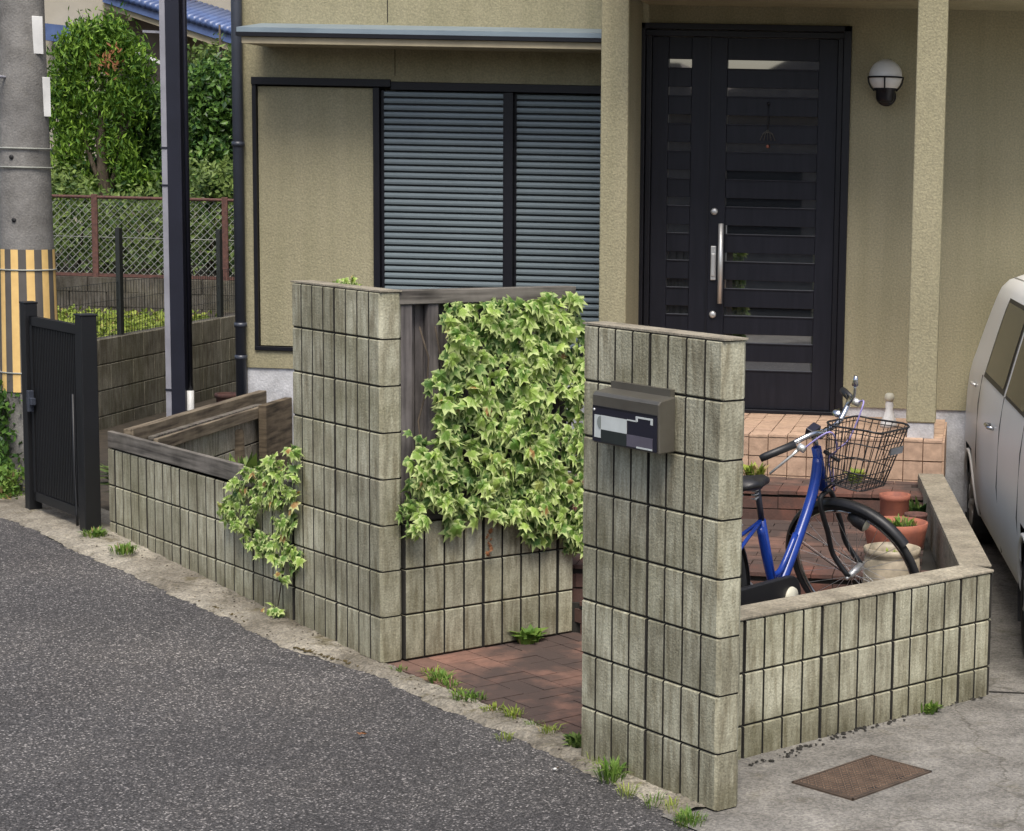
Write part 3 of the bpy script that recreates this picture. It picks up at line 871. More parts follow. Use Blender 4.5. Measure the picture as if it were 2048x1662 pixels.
ob('bracket', mb.mesh('bracket', M['frame']), lamp)
# white ornament on the porch by the column
wx = at(1778, 830, 11.15)
orn = thing('garden_figurine', 'small white figurine standing on the porch beside the right column', 'ornament', (wx.x, 11.15, .7135))
mb = MB(); mb.lathe([(0, 0), (.052, 0), (.05, .02), (.032, .07), (.022, .10), (.024, .13), (.020, .15)], 20); ob('body', mb.mesh('body', M['white']), orn)
mb = MB(); mb.lathe([(.018, .15), (.027, .156), (.029, .172), (.026, .19), (.015, .198), (0, .2)], 20); ob('head', mb.mesh('head', M['cream']), orn)
# downpipe at the house corner, pole-mounted and with brackets
dp = HX - .045
mb = MB(); mb.tube([(at(482, 700, 12.02).x, 12.02, gz(-5, 12)), (at(482, 700, 12.02).x, 12.02, 6)], .034, 16)
pipe = ob('downpipe', mb.mesh('downpipe', M['pipe']), house)
for pxy in (288, 650, 715):
    z = at(475, pxy, 12).z; mb = MB(); mb.tube([(at(482, 700, 12.02).x, 12.02, z - .015), (at(482, 700, 12.02).x, 12.02, z + .015)], .040, 16); ob('bracket', mb.mesh('bracket', M['pipe']), pipe)

# ================================================================== MAILBOX
mbx = thing('mailbox', 'bronze wall mailbox with black and white front on the right pier', 'mailbox', su(.8, 0, 0), base_a)
def onface(px, py): 
    p = atplane(px, py, su(0, -.08), ND); s, u = tosu(p.x, p.y); return .8 - s, p.z
fa = onface(1187, 798); fb = onface(1318, 905); fc = onface(1187, 872)
X0, X1 = fa[0], fb[0]; ZT = onface(1187, 782)[1]; ZB = onface(1187, 884)[1]
mb = MB()
ys = [(-.012, ZB + .004), (-.080, ZB), (-.085, ZT - .012), (-.076, ZT), (-.012, ZT + .012)]
n = len(ys); vs = [(X0, y, z) for y, z in ys] + [(X1, y, z) for y, z in ys]
mb.add(vs, [tuple(range(n)), tuple(range(2 * n - 1, n - 1, -1))] + [(i, (i + 1) % n, (i + 1) % n + n, i + n) for i in range(n)])
ob('box', mb.mesh('box', M['boxmetal']), mbx, bevel=.004)
mb = MB(); mb.box((X0 + .02, -.02, ZT + .010), (X1 - .02, .0, ZT + .035)); ob('back_plate', mb.mesh('back_plate', M['boxmetal']), mbx)
FYm = -.0855
W = X1 - X0; Hh = ZT - ZB
def pan(a, b, c, d, mat, lift=0, name='panel'):
    mb = MB(); mb.box((X0 + a * W, FYm - .002 - lift, ZB + c * Hh), (X0 + b * W, FYm + .0015, ZB + d * Hh)); ob(name, mb.mesh(name, mat), mbx)
pan(.015, .985, .04, .70, M['navypanel'])
pan(.05, .15, .12, .56, M['palepanel'], .0015); pan(.152, .545, .29, .565, M['palepanel'], .0015)
pan(.152, .545, .05, .287, M['greenpanel'], .0015); pan(.548, .93, .06, .287, M['greypanel'], .0015)
pan(.548, .70, .55, .575, M['palepanel'], .0015); pan(.68, .93, .625, .66, M['palepanel'], .0015); pan(.68, .71, .56, .624, M['palepanel'], .0015); pan(.90, .93, .54, .624, M['palepanel'], .0015)
pan(.70, .93, .055, .085, M['palepanel'], .0030)
mb = MB(); pl = [(X0 + .152 * W, ZB + .30 * Hh)] + [(X0 + (.152 - .055 * math.sin(t)) * W, ZB + (.425 + .125 * math.cos(t)) * Hh) for t in [math.pi - k * math.pi / 8 for k in range(9)]]
mb.add([(x, FYm - .0052, z) for x, z in pl] + [(x, FYm - .0036, z) for x, z in pl], [tuple(range(len(pl))), tuple(range(2 * len(pl) - 1, len(pl) - 1, -1))]); ob('emblem', mb.mesh('emblem', M['sagepanel']), mbx)
pan(.02, .98, .70, .735, M['frame'], .0005, 'flap_lip')
mb = MB(); mb.tube([(X0 + .045 * W, FYm - .006, ZB + .655 * Hh), (X0 + .045 * W, FYm + .001, ZB + .655 * Hh)], .005, 10); ob('lock', mb.mesh('lock', M['steel']), mbx)

# ================================================================== GATE, POSTS, UTILITY POLE
gA = Vector((-5.30, 10.455, gz(-5.3, 10.4))); gB = Vector((-4.70, 9.885, gz(-4.7, 9.9)))
gd = (gB - gA); gl = gd.length; ga_ = math.atan2(gd.y, gd.x)
gate = thing('gate', 'narrow black metal side gate between two square posts at the left', 'gate', gA, ga_)
gh = at(60, 607, gA.y).z - gA.z
gh2 = at(180, 632, gB.y).z - gA.z
for x_, hgt, wd in ((0, gh, .036), (gl + .008, gh2, .043)):
    mb = MB(); mb.box((x_ - wd, -wd, -.05), (x_ + wd, wd, hgt)); mb.box((x_ - wd - .004, -wd - .004, hgt), (x_ + wd + .004, wd + .004, hgt + .012))
    ob('post', mb.mesh('post', M['gateblack']), gate, bevel=.004)
pz0, pz1 = .07, at(110, 640, 10.2).z - gA.z
mb = MB(); mb.box((.055, -.018, pz1 - .05), (gl - .065, .018, pz1)); mb.box((.055, -.018, pz0), (gl - .065, .018, pz0 + .05))
mb.box((.055, -.018, pz0), (.09, .018, pz1)); mb.box((gl - .10, -.018, pz0), (gl - .065, .018, pz1)); mb.box((.09, -.002, pz0), (gl - .1, .004, pz1))
leaf = ob('gate_leaf', mb.mesh('gate_leaf', M['gateblack']), gate)
mb = MB(); mb.box((-.006, -.012, 0), (.006, .012, pz1 - pz0 - .11)); gm_ = mb.mesh('slat', M['gateblack'])
x_ = .11
while x_ < gl - .11:
    ob('slat', gm_, leaf, T(x_, 0, pz0 + .055)); x_ += .024
mb = MB(); mb.box((.05, -.045, .62), (.13, -.018, .66)); mb.box((.07, -.05, .58), (.10, -.018, .70)); ob('latch', mb.mesh('latch', M['pipe']), gate, bevel=.003)
mb = MB(); mb.tube([(gl - .04, -.06, .75), (gl - .035, -.062, .35), (gl + .03, -.08, .12), (gl + .035, -.08, .05)], .007, 8); ob('drop_bolt', mb.mesh('drop_bolt', M['gateblack']), gate)

# utility pole
pc = Vector((at(62, 800, 11.15).x, 11.15, 0))
def polex(py): return at(61, py, 11.15)
pole = thing('utility_pole', 'thick concrete utility pole with yellow and brown striped guard behind the gate', 'utility pole', (pc.x, pc.y, gz(pc.x, pc.y)))
g0 = gz(pc.x, pc.y)
rb, rt = .158, .115
mb = MB(); lean = at(40, 0, 11.15).x - pc.x
zt_ = at(40, 0, 11.15).z - g0
def pr(z): return .171 - .0135 * z
def pcx(z): return 0
mb.lathe([(pr(-.1), -.1), (pr(0), 0), (pr(2), 2), (pr(4), 4), (pr(8), 8)], 48); ob('shaft', mb.mesh('shaft', M['pole']), pole)
zg0, zg1 = at(60, 785, 11).z - g0, at(60, 500, 11).z - g0
sg = MB()
nst = 22
for k in range(nst):
    a0, a1 = 2 * math.pi * k / nst, 2 * math.pi * (k + 1) / nst
    vs = []; fs = []
    for j in range(4):
        a = a0 + (a1 - a0) * j / 3
        for z in (zg0, zg1):
            r = pr(z) + .006; vs.append((r * math.cos(a), r * math.sin(a), z))
    fs = [(2 * j, 2 * j + 2, 2 * j + 3, 2 * j + 1) for j in range(3)]
    sg.add(vs, fs, k % 2)
ob('striped_guard', sg.mesh('striped_guard', [M['yellow'], M['guard']]), pole)
for py in (297, 335, 541, 747):
    z = at(60, py, 11).z - g0; mb = MB(); ring = [((pr(z) + .009) * math.cos(k * R(10)), (pr(z) + .009) * math.sin(k * R(10)), z) for k in range(36)]
    mb.tube(ring, .005, 5, closed=True); ob('band', mb.mesh('band', M['wire']), pole)
for (a, y0, y1) in ((82, 30, 106), (90, 152, 232)):
    z0, z1 = at(a, y1, 11).z - g0, at(a, y0, 11).z - g0
    yy_ = 11.0
    for _ in range(8): x_ = at(a, (y0 + y1) / 2, yy_).x - pc.x; yy_ = 11.15 - math.sqrt(max(.135 ** 2 - x_ ** 2, 0)) - .012
    mb = MB(); mb.box((-.03, -.006, z0), (.03, .006, z1)); ob('number_plate', mb.mesh('number_plate', M['whiteplate']), pole, T(x_, yy_ - 11.15, 0) @ RZ(R(38)), bevel=.002)
for (px_, py_) in ((22, 314), (28, 440)):
    z = at(px_, py_, 11).z - g0; x_ = at(px_, py_, 11).x - pc.x; y_ = -math.sqrt(max(pr(z) ** 2 - x_ * x_, 0))
    mb = MB(); mb.lathe([(0, -.006), (.013, -.006), (.014, .01)], 14, 0, None, (x_, y_, z), 'Y'); ob('bolt_hole', mb.mesh('bolt_hole', M['rubber']), pole)
z = at(10, 155, 11).z - g0
mb = MB(); mb.tube([(at(12, 155, 11).x - pc.x, -.1, z), (at(-12, 150, 11).x - pc.x, -.26, z + .01)], .009, 8); ob('step_bolt', mb.mesh('step_bolt', M['greysteel_litface']), pole)

# tall navy steel column with conduit, in the passage
YP = 12.9
px_l, px_m, px_r = at(329, 700, YP).x, at(341, 700, YP).x, at(369, 700, YP).x
post = thing('steel_post', 'tall dark navy steel post with its lit face coloured pale in the side passage', 'post', (px_m, YP, gz(-5.5, 12.9)))
mb = MB(); mb.box((0, 0, 0), (px_r - px_m, .12, 5.5)); ob('column', mb.mesh('column', M['navy']), post, bevel=.003)
mb = MB(); mb.box((px_l - px_m, .01, 0), (-.001, .06, 5.5)); ob('lit_face_strip', mb.mesh('lit_face_strip', M['greysteel_litface']), post, bevel=.002)  # lit face of the square post, its light put into a paler grey
mb = MB(); mb.tube([(px_r - px_m + .018, .05, .16), (px_r - px_m + .018, .05, 5.5)], .016, 12); ob('conduit', mb.mesh('conduit', M['navy']), post)
mb = MB(); mb.tube([(px_r - px_m + .018, .045, .0), (px_r - px_m + .018, .045, .42)], .024, 12); ob('pipe_stub', mb.mesh('pipe_stub', M['whiteplate']), post)
for py in (297, 372, 781):
    z = at(323, py, YP).z - gz(-5.5, 12.9); mb = MB(); mb.box((px_l - px_m - .003, .005, z), (.002, .063, z + .012)); ob('band', mb.mesh('band', M['navy']), post)
# pot in the passage
pp = at(455, 790, 13.6)
t = thing('flower_pot', 'brown plastic pot standing on the ground by the downpipe', 'flower pot', (at(456, 780, 13.6).x, 13.6, gz(-5.5, 13.6)))
mb = MB(); mb.lathe([(0, 0), (.07, 0), (.085, .30), (.095, .305), (.095, .33), (.08, .33), (.075, .28), (0, .28)], 20); ob('pot', mb.mesh('pot', M['rust']), t)

# ================================================================== NEIGHBOUR: block walls, fences
NX = -6.65
w1 = thing('neighbour_wall', 'grey concrete block boundary wall along the side passage', 'wall', (NX, 13.0, -.006), math.pi / 2)
k = 0
for c in range(4):
    x = 0 if c % 2 else -.2
    while x < 7:
        me = bmesh_for(.4, .1, .1925, (False, False), False, 'nw', [M['blocksmooth'], M['joint']])
        ob('block', me, w1, T(x, random.uniform(-.001, .001), c * .2 + .0035)); x += .4
mb = MB(); mb.box((-.2, .004, -.1), (7.1, .096, .797)); ob('mortar', mb.mesh('mortar', M['blockdark']), w1)
# raised bed behind it
mb = MB(); mb.box((-30, 12.6, -.1), (NX - .1, 19.02, .66)); ob('raised_bed', mb.mesh('raised_bed', M['soil']), kind='structure')
mb = MB(); mb.box((-40, 19.1, -.1), (6, 60, .99)); ob('upper_terrace', mb.mesh('upper_terrace', M['soil']), kind='structure')
w2 = thing('retaining_wall', 'weathered dark block retaining wall below the chain link fence', 'wall', (-11, 19.0, .70), 0)
for c in range(-1, 2):
    x = 0 if c % 2 else -.2
    while x < 6.5:
        me = bmesh_for(.4, .1, .1925, (False, False), False, 'rw', [M['blockdark'], M['joint']])
        ob('block', me, w2, T(x, random.uniform(-.006, .006), c * .15 - .02) @ Matrix.Diagonal((1, 1, .77, 1))); x += .4
mb = MB(); mb.box((0, .01, -.8), (6.5, .095, .27)); ob('mortar', mb.mesh('mortar', M['joint']), w2)
# chain link fence
cz0, cz1 = .985, at(192, 394, 19.05).z
cf_ = thing('chain_link_fence', 'chain link fence with rusty posts on top of the retaining wall', 'fence', (-11, 19.05, 0))
mb = MB(); pitch = .075; H_ = cz1 - cz0; x0f, x1f = .2, 5.8
k = int(x0f / pitch)
def wirebar(mb, a, b, r=.0036):
    a = Vector(a); b = Vector(b); t = (b - a).normalized(); u = t.cross(Vector((0, 1, 0))).normalized() * r; w_ = Vector((0, r, 0))
    vs = [a + u, a - u * .5 + w_, a - u * .5 - w_, b + u, b - u * .5 + w_, b - u * .5 - w_]
    mb.add(vs, [(0, 1, 4, 3), (1, 2, 5, 4), (2, 0, 3, 5)])
x = x0f - H_
while x < x1f:
    for sgn in (1, -1):
        xa, xb = (x, x + H_) if sgn > 0 else (x + H_, x)
        za, zb = cz0, cz1
        ya = 0 if sgn > 0 else .004
        # clip to the fence length
        def clip(xa, za, xb, zb):
            pts_ = []
            for X, Z, X2, Z2 in ((xa, za, xb, zb),):
                t0, t1 = 0, 1
                dx = X2 - X
                for lim, lo in ((x0f, True), (x1f, False)):
                    tt_ = (lim - X) / dx
                    if (dx > 0) == lo: t0 = max(t0, tt_)
                    else: t1 = min(t1, tt_)
                if t0 < t1: pts_ = [(X + dx * t0, Z + (Z2 - Z) * t0), (X + dx * t1, Z + (Z2 - Z) * t1)]
            return pts_
        c_ = clip(xa, za, xb, zb)
        if c_: wirebar(mb, (c_[0][0], ya, c_[0][1]), (c_[1][0], ya, c_[1][1]))
    x += pitch
o = ob('mesh', mb.mesh('mesh', M['wire']), cf_, kind='stuff')
for px_ in (192, 452, -60):
    X = at(px_, 480, 19.05).x + 11
    mb = MB(); mb.box((X - .03, -.03, cz0 - .25), (X + .03, -.006, cz1 + .03)); ob('post', mb.mesh('post', M['rust']), cf_, bevel=.003)
mb = MB(); mb.tube([(x0f, -.01, cz1), (x1f, -.01, cz1)], .016, 8); ob('top_rail', mb.mesh('top_rail', M['rust']), cf_)
mb = MB(); mb.tube([(x0f, 0, cz0 + .40), (x1f, 0, cz0 + .40)], .004, 6); ob('mid_wire', mb.mesh('mid_wire', M['wire']), cf_)
mb = MB(); mb.box((x0f, -.02, cz0 - .0), (x1f, .02, cz0 + .03)); ob('bottom_rail', mb.mesh('bottom_rail', M['rust']), cf_)
# thin dark fence on the boundary wall
df = thing('mesh_fence', 'thin dark mesh fence standing on the grey boundary wall', 'fence', (NX - .05, 13.0, .79), math.pi / 2)
for px_, ptop in ((240, 455), (440, 458)):
    Yp = NX * CF / (px_ - 1953) if False else None
    # solve along x = NX
    r = ray(px_, 600); tt_ = (NX - .05) / r.x; Yp = r.y * tt_
    r2 = ray(px_, ptop); zt2 = CH + r2.z * ((NX - .05) / r2.x)
    mb = MB(); mb.box((Yp - 13 - .03, -.018, 0), (Yp - 13 + .03, .018, zt2 - .79)); ob('post', mb.mesh('post', M['darkgreen']), df, bevel=.003)
mb = MB(); xx = 0
while xx < 5.9:
    wirebar(mb, (xx, 0, .0), (xx, 0, .42), .0022); xx += .05
for zz in (.02, .14, .28, .42): wirebar(mb, (0, 0, zz), (5.9, 0, zz), .0022)
ob('wires', mb.mesh('wires', M['darkgreen']), df, kind='stuff')

# neighbour house in the back
NY = 27.0
nh = thing('neighbour_house', 'beige neighbouring house with blue tiled roofs beyond the trees', 'house', (0, 0, .99))
def nb(name, lo, hi, mat, bev=0):
    mb = MB(); mb.box((lo[0], lo[1], lo[2] - .99), (hi[0], hi[1], hi[2] - .99)); return ob(name, mb.mesh(name, mat), nh, bevel=bev)
xA = at(90, 20, NY).x; xB = at(207, 20, NY).x; xC = at(480, 90, NY).x
nb('wall', (xA - 4, NY, .99), (xB, NY + 6, 9), M['nwall'])
nb('wall', (xB, NY + .8, .99), (xC + 8, NY + 6, 9), M['nwall'])
nb('board_wall', (xB, NY + .5, .99), (at(330, 60, NY).x, NY + .78, at(250, 36, NY).z), M['nshade'])
# sloping roof edge: tile, fascia, soffit as long bars descending to the right
def slope_bar(name, pts_px, Y0, Y1, mat, th=None):
    (xa, ya0, ya1), (xb, yb0, yb1) = pts_px
    a0, a1 = at(xa, ya0, Y0), at(xa, ya1, Y0); b0, b1 = at(xb, yb0, Y0), at(xb, yb1, Y0)
    mb = MB(); vs = []
    for Yv in (Y0, Y1):
        for p in (a0, a1, b1, b0): vs.append((p.x, Yv, p.z - .99))
    mb.add(vs, [(0, 1, 2, 3), (7, 6, 5, 4), (0, 3, 7, 4), (1, 5, 6, 2), (0, 4, 5, 1), (3, 2, 6, 7)])
    return ob(name, mb.mesh(name, mat), nh)
def lin(x, x0, y0, x1, y1): return y0 + (y1 - y0) * (x - x0) / (x1 - x0)
slope_bar('roof_edge', ((205, -14, 4), (520, 84, 106)), NY - .2, NY + .8, M['ntile'])
slope_bar('fascia', ((205, 4.5, 14), (520, 106.5, 122)), NY - .15, NY + .8, M['trim'])
# tiled field above the edge
for k in range(0, 26):
    xk = 212 + k * 11.0
    yk = lin(xk, 205, -14, 520, 84)
    a, b_ = at(xk, yk - 1, NY - .22), at(xk + 9.5, yk + 2, NY - .22)
    mb = MB(); mb.tube([(a.x, NY - .24, a.z - .99 + .01), (a.x, NY + .8, a.z - .99 + .22)], .055, 8); ob('roof_tile', mb.mesh('roof_tile', M['ntile']), nh)
slope_bar('roof_edge', ((70, 44, 78), (140, 52, 86)), NY - .5, NY - .02, M['ntile'])
slope_bar('gutter', ((285, 60, 65), (520, 70, 75)), NY - .1, NY - .02, M['greysteel_litface'])
slope_bar('handrail', ((270, 100, 106), (400, 158, 164)), NY - .6, NY - .55, M['whiteplate'])
slope_bar('string_course', ((370, -6, 0), (440, 24, 32)), NY + .7, NY + .8, M['rust'])
# far hedge mass to close the view beyond the trees
def leaf_cloud(mb, n, fn, size, rnd, shape='d', up=.3, tone=None, wid=.27):
    """scatter small folded leaves; returns tone list per vertex"""
    tones = []
    for _ in range(n):
        p, nrm = fn(rnd)
        s_ = size * rnd.uniform(.6, 1.3)
        d = Vector((rnd.gauss(0, 1), rnd.gauss(0, 1), rnd.gauss(0, 1) + up)).normalized()
        nrm = (Vector(nrm) + Vector((rnd.gauss(0, .7), rnd.gauss(0, .7), rnd.gauss(0, .7)))).normalized()
        t = (d - nrm * d.dot(nrm))
        if t.length < 1e-3: continue
        t.normalize(); b_ = nrm.cross(t)
        p = Vector(p)
        vs = [p, p + t * s_ * .5 + b_ * s_ * wid + nrm * s_ * .08, p + t * s_, p + t * s_ * .5 - b_ * s_ * wid + nrm * s_ * .08]
        mb.add(vs, [(0, 1, 2), (0, 2, 3)], 0, False)
        tn = rnd.random() if tone is None else tone(p, rnd)
        tones += [tn] * 4
    return tones
def set_attr(me, name, vals):
    a = me.attributes.new(name, 'FLOAT', 'POINT'); a.data.foreach_set('value', vals)
def raw_mesh(mb, name, mats):
    me = bpy.data.meshes.new(name); me.from_pydata(mb.v, [], mb.f)
    for m in (mats if isinstance(mats, (list, tuple)) else [mats]): me.materials.append(m)
    me.polygons.foreach_set('material_index', mb.m)
    me.update(); return me
def tree(name, label, cx, cy, z0, blobs, n, size, mat, trunk, group=None, up=.3, cat='tree', wid=.27):
    rnd = random.Random(hash(label) % 1000 if False else len(label) * 7 + int(abs(cx) * 10))
    root = thing(name, label, cat, (cx, cy, z0), 0, group)
    mb = MB()
    for pts_, rs in trunk: mb.tube(pts_, rs, 10)
    ob('trunk', mb.mesh('trunk', M['bark']), root)
    tot = sum(b[3] * b[4] for b in blobs)
    def fn(r):
        x = r.uniform(0, tot)
        for b in blobs:
            x -= b[3] * b[4]
            if x <= 0: break
        th = r.uniform(0, 2 * math.pi); ph = math.acos(r.uniform(-1, 1))
        rad = r.uniform(.55, 1.0) ** .6 * (1 + .13 * math.sin(5 * th + b[0] * 9) * math.sin(4 * ph + b[2] * 7) + r.gauss(0, .05))
        nrm = Vector((math.sin(ph) * math.cos(th), math.sin(ph) * math.sin(th), math.cos(ph)))
        return (b[0] + nrm.x * b[3] * rad, b[1] + nrm.y * b[3] * rad, b[2] + nrm.z * b[4] * rad), nrm
    # clumps: each clump of leaves shares a centre so gaps stay open
    mb = MB(); tones = []
    ncl = n // 14
    for _ in range(ncl):
        (px_, py_, pz_), nr = fn(rnd); tn0 = rnd.random()
        def f2(r, c=(px_, py_, pz_), nr=nr):
            return (c[0] + r.gauss(0, size * .9), c[1] + r.gauss(0, size * .9), c[2] + r.gauss(0, size * 1.0)), nr
        tones += leaf_cloud(mb, 14, f2, size, rnd, up=up, wid=wid, tone=lambda p, r, t0=tn0: min(max(t0 * .7 + r.random() * .3, 0), .96))
    me = raw_mesh(mb, 'crown', mat); set_attr(me, 'tone', tones)
    ob('crown', me, root)
    return root
def wx_(px_, py_, Y): return at(px_, py_, Y)
TY = 20.2
c = at(205, 200, TY)
def bl(px_, py_, rx, rz, Y=TY, c=c): p = at(px_, py_, Y); return (p.x - c.x, Y - TY, p.z - .99, rx * Y / CF, rz * Y / CF)
tree('conifer_tree', 'bright green conifer with bare trunk between utility pole and steel post', c.x, TY, .99,
     [bl(175, 85, 30, 36), bl(215, 72, 22, 34), bl(240, 100, 28, 40), bl(140, 125, 26, 38), bl(195, 130, 32, 34), bl(275, 140, 20, 34), bl(128, 185, 22, 36), bl(165, 190, 26, 34), bl(250, 185, 30, 30), bl(130, 245, 24, 32), bl(210, 215, 26, 34), bl(265, 225, 24, 22), bl(145, 300, 26, 30), bl(178, 265, 22, 26), bl(130, 350, 28, 26), bl(165, 385, 36, 18), bl(240, 300, 26, 30), bl(265, 350, 30, 22)],
     13000, .075, M['tree1'], [([(0, 0, -.1), (.02, 0, .6), (-.03, 0, 1.3), (0, 0, 2.0)], [.085, .075, .05, .02]), ([(.02, 0, .7), (.15, .05, 1.2), (.22, 0, 1.7)], [.04, .03, .015]), ([(0, 0, .8), (-.15, 0, 1.2), (-.25, 0, 1.6)], [.035, .025, .012]), ([(0, 0, 1.2), (.25, 0, 1.5), (.38, 0, 1.75)], [.03, .02, .01])], up=1.8, wid=.17)
c = at(300, 280, TY)
def bl(px_, py_, rx, rz, Y=TY + .5, c=c): p = at(px_, py_, Y); return (p.x - c.x, Y - TY, p.z - .99, rx * Y / CF, rz * Y / CF)
con = [o for o in bpy.data.objects if o.name == 'conifer_tree'][0]
rnd = random.Random(8); mb = MB(); tones = []
pdz = at(205, 118, TY - .95)
tones = leaf_cloud(mb, 70, lambda r: ((pdz.x - con.location.x + r.gauss(0, .07), -.75 + r.gauss(0, .08), pdz.z - .99 + r.gauss(0, .08)), (0, -1, .2)), .06, rnd, up=1.5, wid=.17)
ob('dead_foliage', raw_mesh(mb, 'dead_foliage', M['dryleaf']), con, kind='stuff')
c = at(300, 280, TY)
tree('evergreen_tree', 'dark green broadleaf tree partly behind the left of the steel post', c.x, TY, .99,
     [bl(280, 215, 45, 55), bl(270, 300, 60, 50), bl(320, 250, 50, 60), bl(330, 340, 50, 50), bl(230, 350, 60, 40)],
     12000, .065, M['tree2'], [([(0, .5, -.1), (-.02, .5, 1.0), (.05, .5, 1.8)], [.07, .055, .02])], up=-.3)
c = at(420, 250, TY)
def bl(px_, py_, rx, rz, Y=TY, c=c): p = at(px_, py_, Y); return (p.x - c.x, Y - TY, p.z - .99, rx * Y / CF, rz * Y / CF)
tree('evergreen_tree', 'leafy green tree between the steel post and the house corner', c.x, TY, .99,
     [bl(400, 185, 34, 36), bl(440, 165, 34, 34), bl(395, 245, 34, 34), bl(455, 225, 34, 38), bl(420, 290, 36, 30), bl(465, 300, 30, 34), bl(390, 330, 34, 26), bl(440, 360, 40, 26)],
     9000, .075, M['tree2'], [([(0, 0, -.1), (.03, 0, 1.0), (0, 0, 1.9)], [.06, .05, .02])], up=-.2)
c = at(440, 120, TY + 1)
def bl(px_, py_, rx, rz, Y=TY + 1.2, c=c): p = at(px_, py_, Y); return (p.x - c.x, Y - TY - 1, p.z - .99, rx * Y / CF, rz * Y / CF)
tree('sparse_tree', 'thin yellow-green tree against the wall of the neighbouring house', c.x, TY + 1, .99,
     [bl(430, 125, 60, 28), bl(395, 145, 30, 30), bl(470, 150, 40, 40)], 1300, .09, M['shrubleaf'],
     [([(0, 0, -.1), (.03, 0, 1.5), (0, 0, 2.7)], [.04, .03, .01])], up=.2)
# hedge behind the chain link fence
rnd = random.Random(21)
mb = MB(); tones = []
x_a, x_b = at(60, 500, 19.6).x - 1.2, at(520, 500, 19.6).x + .6
ncl = 950
for _ in range(ncl):
    X = rnd.uniform(x_a, x_b); Z = 1.0 + abs(rnd.random() ** .8) * (.98 + .2 * math.sin(X * 3)); Yv = 19.45 + rnd.random() ** 2 * .9
    if rnd.random() < .15: continue
    tn0 = rnd.random()
    tones += leaf_cloud(mb, 14, lambda r, c=(X, Yv, Z): ((c[0] + r.gauss(0, .08), c[1] + r.gauss(0, .08), c[2] + r.gauss(0, .08)), (0, -1, .3)), .075, rnd, up=.1,
                        tone=lambda p, r, t0=tn0: min(t0 * .75 + r.random() * .25, .96))
me = raw_mesh(mb, 'foliage', M['shrubleaf']); set_attr(me, 'tone', tones)
hedge = thing('hedge', 'loose green shrubs filling the space behind the chain link fence', 'hedge', (x_a, 19.6, .99))
me.transform(Matrix.Translation((-x_a, -19.6, -.99)))
ob('foliage', me, hedge, kind='stuff')
mb = MB()
for k in range(9):
    X = (x_b - x_a) * (k + .5) / 9; mb.tube([(X, .1, -.05), (X + .05, .1, .35), (X + .1, .12, .7)], [.02, .015, .008], 6)
ob('stems', mb.mesh('stems', M['bark']), hedge, kind='stuff')
# dense dark shrubbery farther back so that no ground shows between the trunks
mb = MB(); tones = []
for _ in range(1300):
    X = rnd.uniform(x_a - 6, x_b + 1); Z = 1.0 + rnd.random() * 2.0; Yv = 21.6 + rnd.random() * .8
    tn0 = rnd.random()
    tones += leaf_cloud(mb, 12, lambda r, c=(X, Yv, Z): ((c[0] + r.gauss(0, .13), c[1] + r.gauss(0, .1), c[2] + r.gauss(0, .13)), (0, -1, .3)), .12, rnd, up=-.1,
                        tone=lambda p, r, t0=tn0: min(t0 * .75 + r.random() * .25, .96))
me = raw_mesh(mb, 'foliage', M['tree2']); set_attr(me, 'tone', tones)
o = ob('shrubbery', me, label='dark mass of shrubs behind the trees', cat='shrubs', kind='stuff')
# bright ground cover on the raised bed
mb = MB(); tones = []
for _ in range(9000):
    Yv = rnd.uniform(13.6, 17.3); X = NX - .15 - rnd.random() * 2.6
    h = .67 + rnd.random() * (.11 + .05 * math.sin(Yv * 5))
    tones += leaf_cloud(mb, 1, lambda r, c=(X, Yv, h): (c, (0, -.3, 1)), .055, rnd, up=1.5)
me = raw_mesh(mb, 'ground_cover', M['cover']); set_attr(me, 'tone', tones)
ob('ground_cover', me, label='bright yellow-green ground cover on the raised bed', cat='plants', kind='stuff')

# ================================================================== IVY
def ivy_leaf_mesh(name, mat, seed):
    r = random.Random(seed)
    ang = [(0, 1.0, 1), (22, .50, .6), (48, .86, 1), (72, .42, .55), (108, .66, 1), (140, .34, .7), (168, .30, .6), (180, .12, .2)]
    outl = [(a, l, e) for a, l, e in ang] + [(360 - a, l, e) for a, l, e in reversed(ang[1:-1])]
    vs = [(0, 0, .10)]; rim = [0.0]
    for a, l, e in outl:
        l *= r.uniform(.92, 1.08); t = R(a)
        vs.append((math.sin(t) * l * .55, -math.cos(t) * l * .62, -.10 * l * l + r.uniform(-.03, .03))); rim.append(e)
    n = len(outl)
    fs = [(0, i + 1, (i + 1) % n + 1) for i in range(n)]
    me = bpy.data.meshes.new(name); me.from_pydata(vs, [], fs); me.materials.append(mat)
    set_attr(me, 'rim', rim); set_attr(me, 'tone', [0.0] * len(vs)); me.update()
    return me, vs, fs, rim
LEAVES = [ivy_leaf_mesh('leaf', M['ivy'], k) for k in range(5)]
def inpoly(x, y, poly):
    c = False; j = len(poly) - 1
    for i in range(len(poly)):
        if (poly[i][1] > y) != (poly[j][1] > y) and x < (poly[j][0] - poly[i][0]) * (y - poly[i][1]) / (poly[j][1] - poly[i][1]) + poly[i][0]: c = not c
        j = i
    return c
def leaf_matrix(p, n, size, rnd, droop=.25, wild=.6):
    n = (n + Vector((rnd.gauss(0, wild), rnd.gauss(0, wild), rnd.gauss(.25, wild * .8)))).normalized()
    down = Vector((rnd.gauss(0, .55), rnd.gauss(0, .55), -1)).normalized()
    ty = -(down - n * down.dot(n)).normalized()      # local -Y is the tip
    tx = ty.cross(n).normalized()
    m = Matrix((tx, ty, n)).transposed().to_4x4()
    return Matrix.Translation(p) @ m @ Matrix.Diagonal((size, size, size, 1))
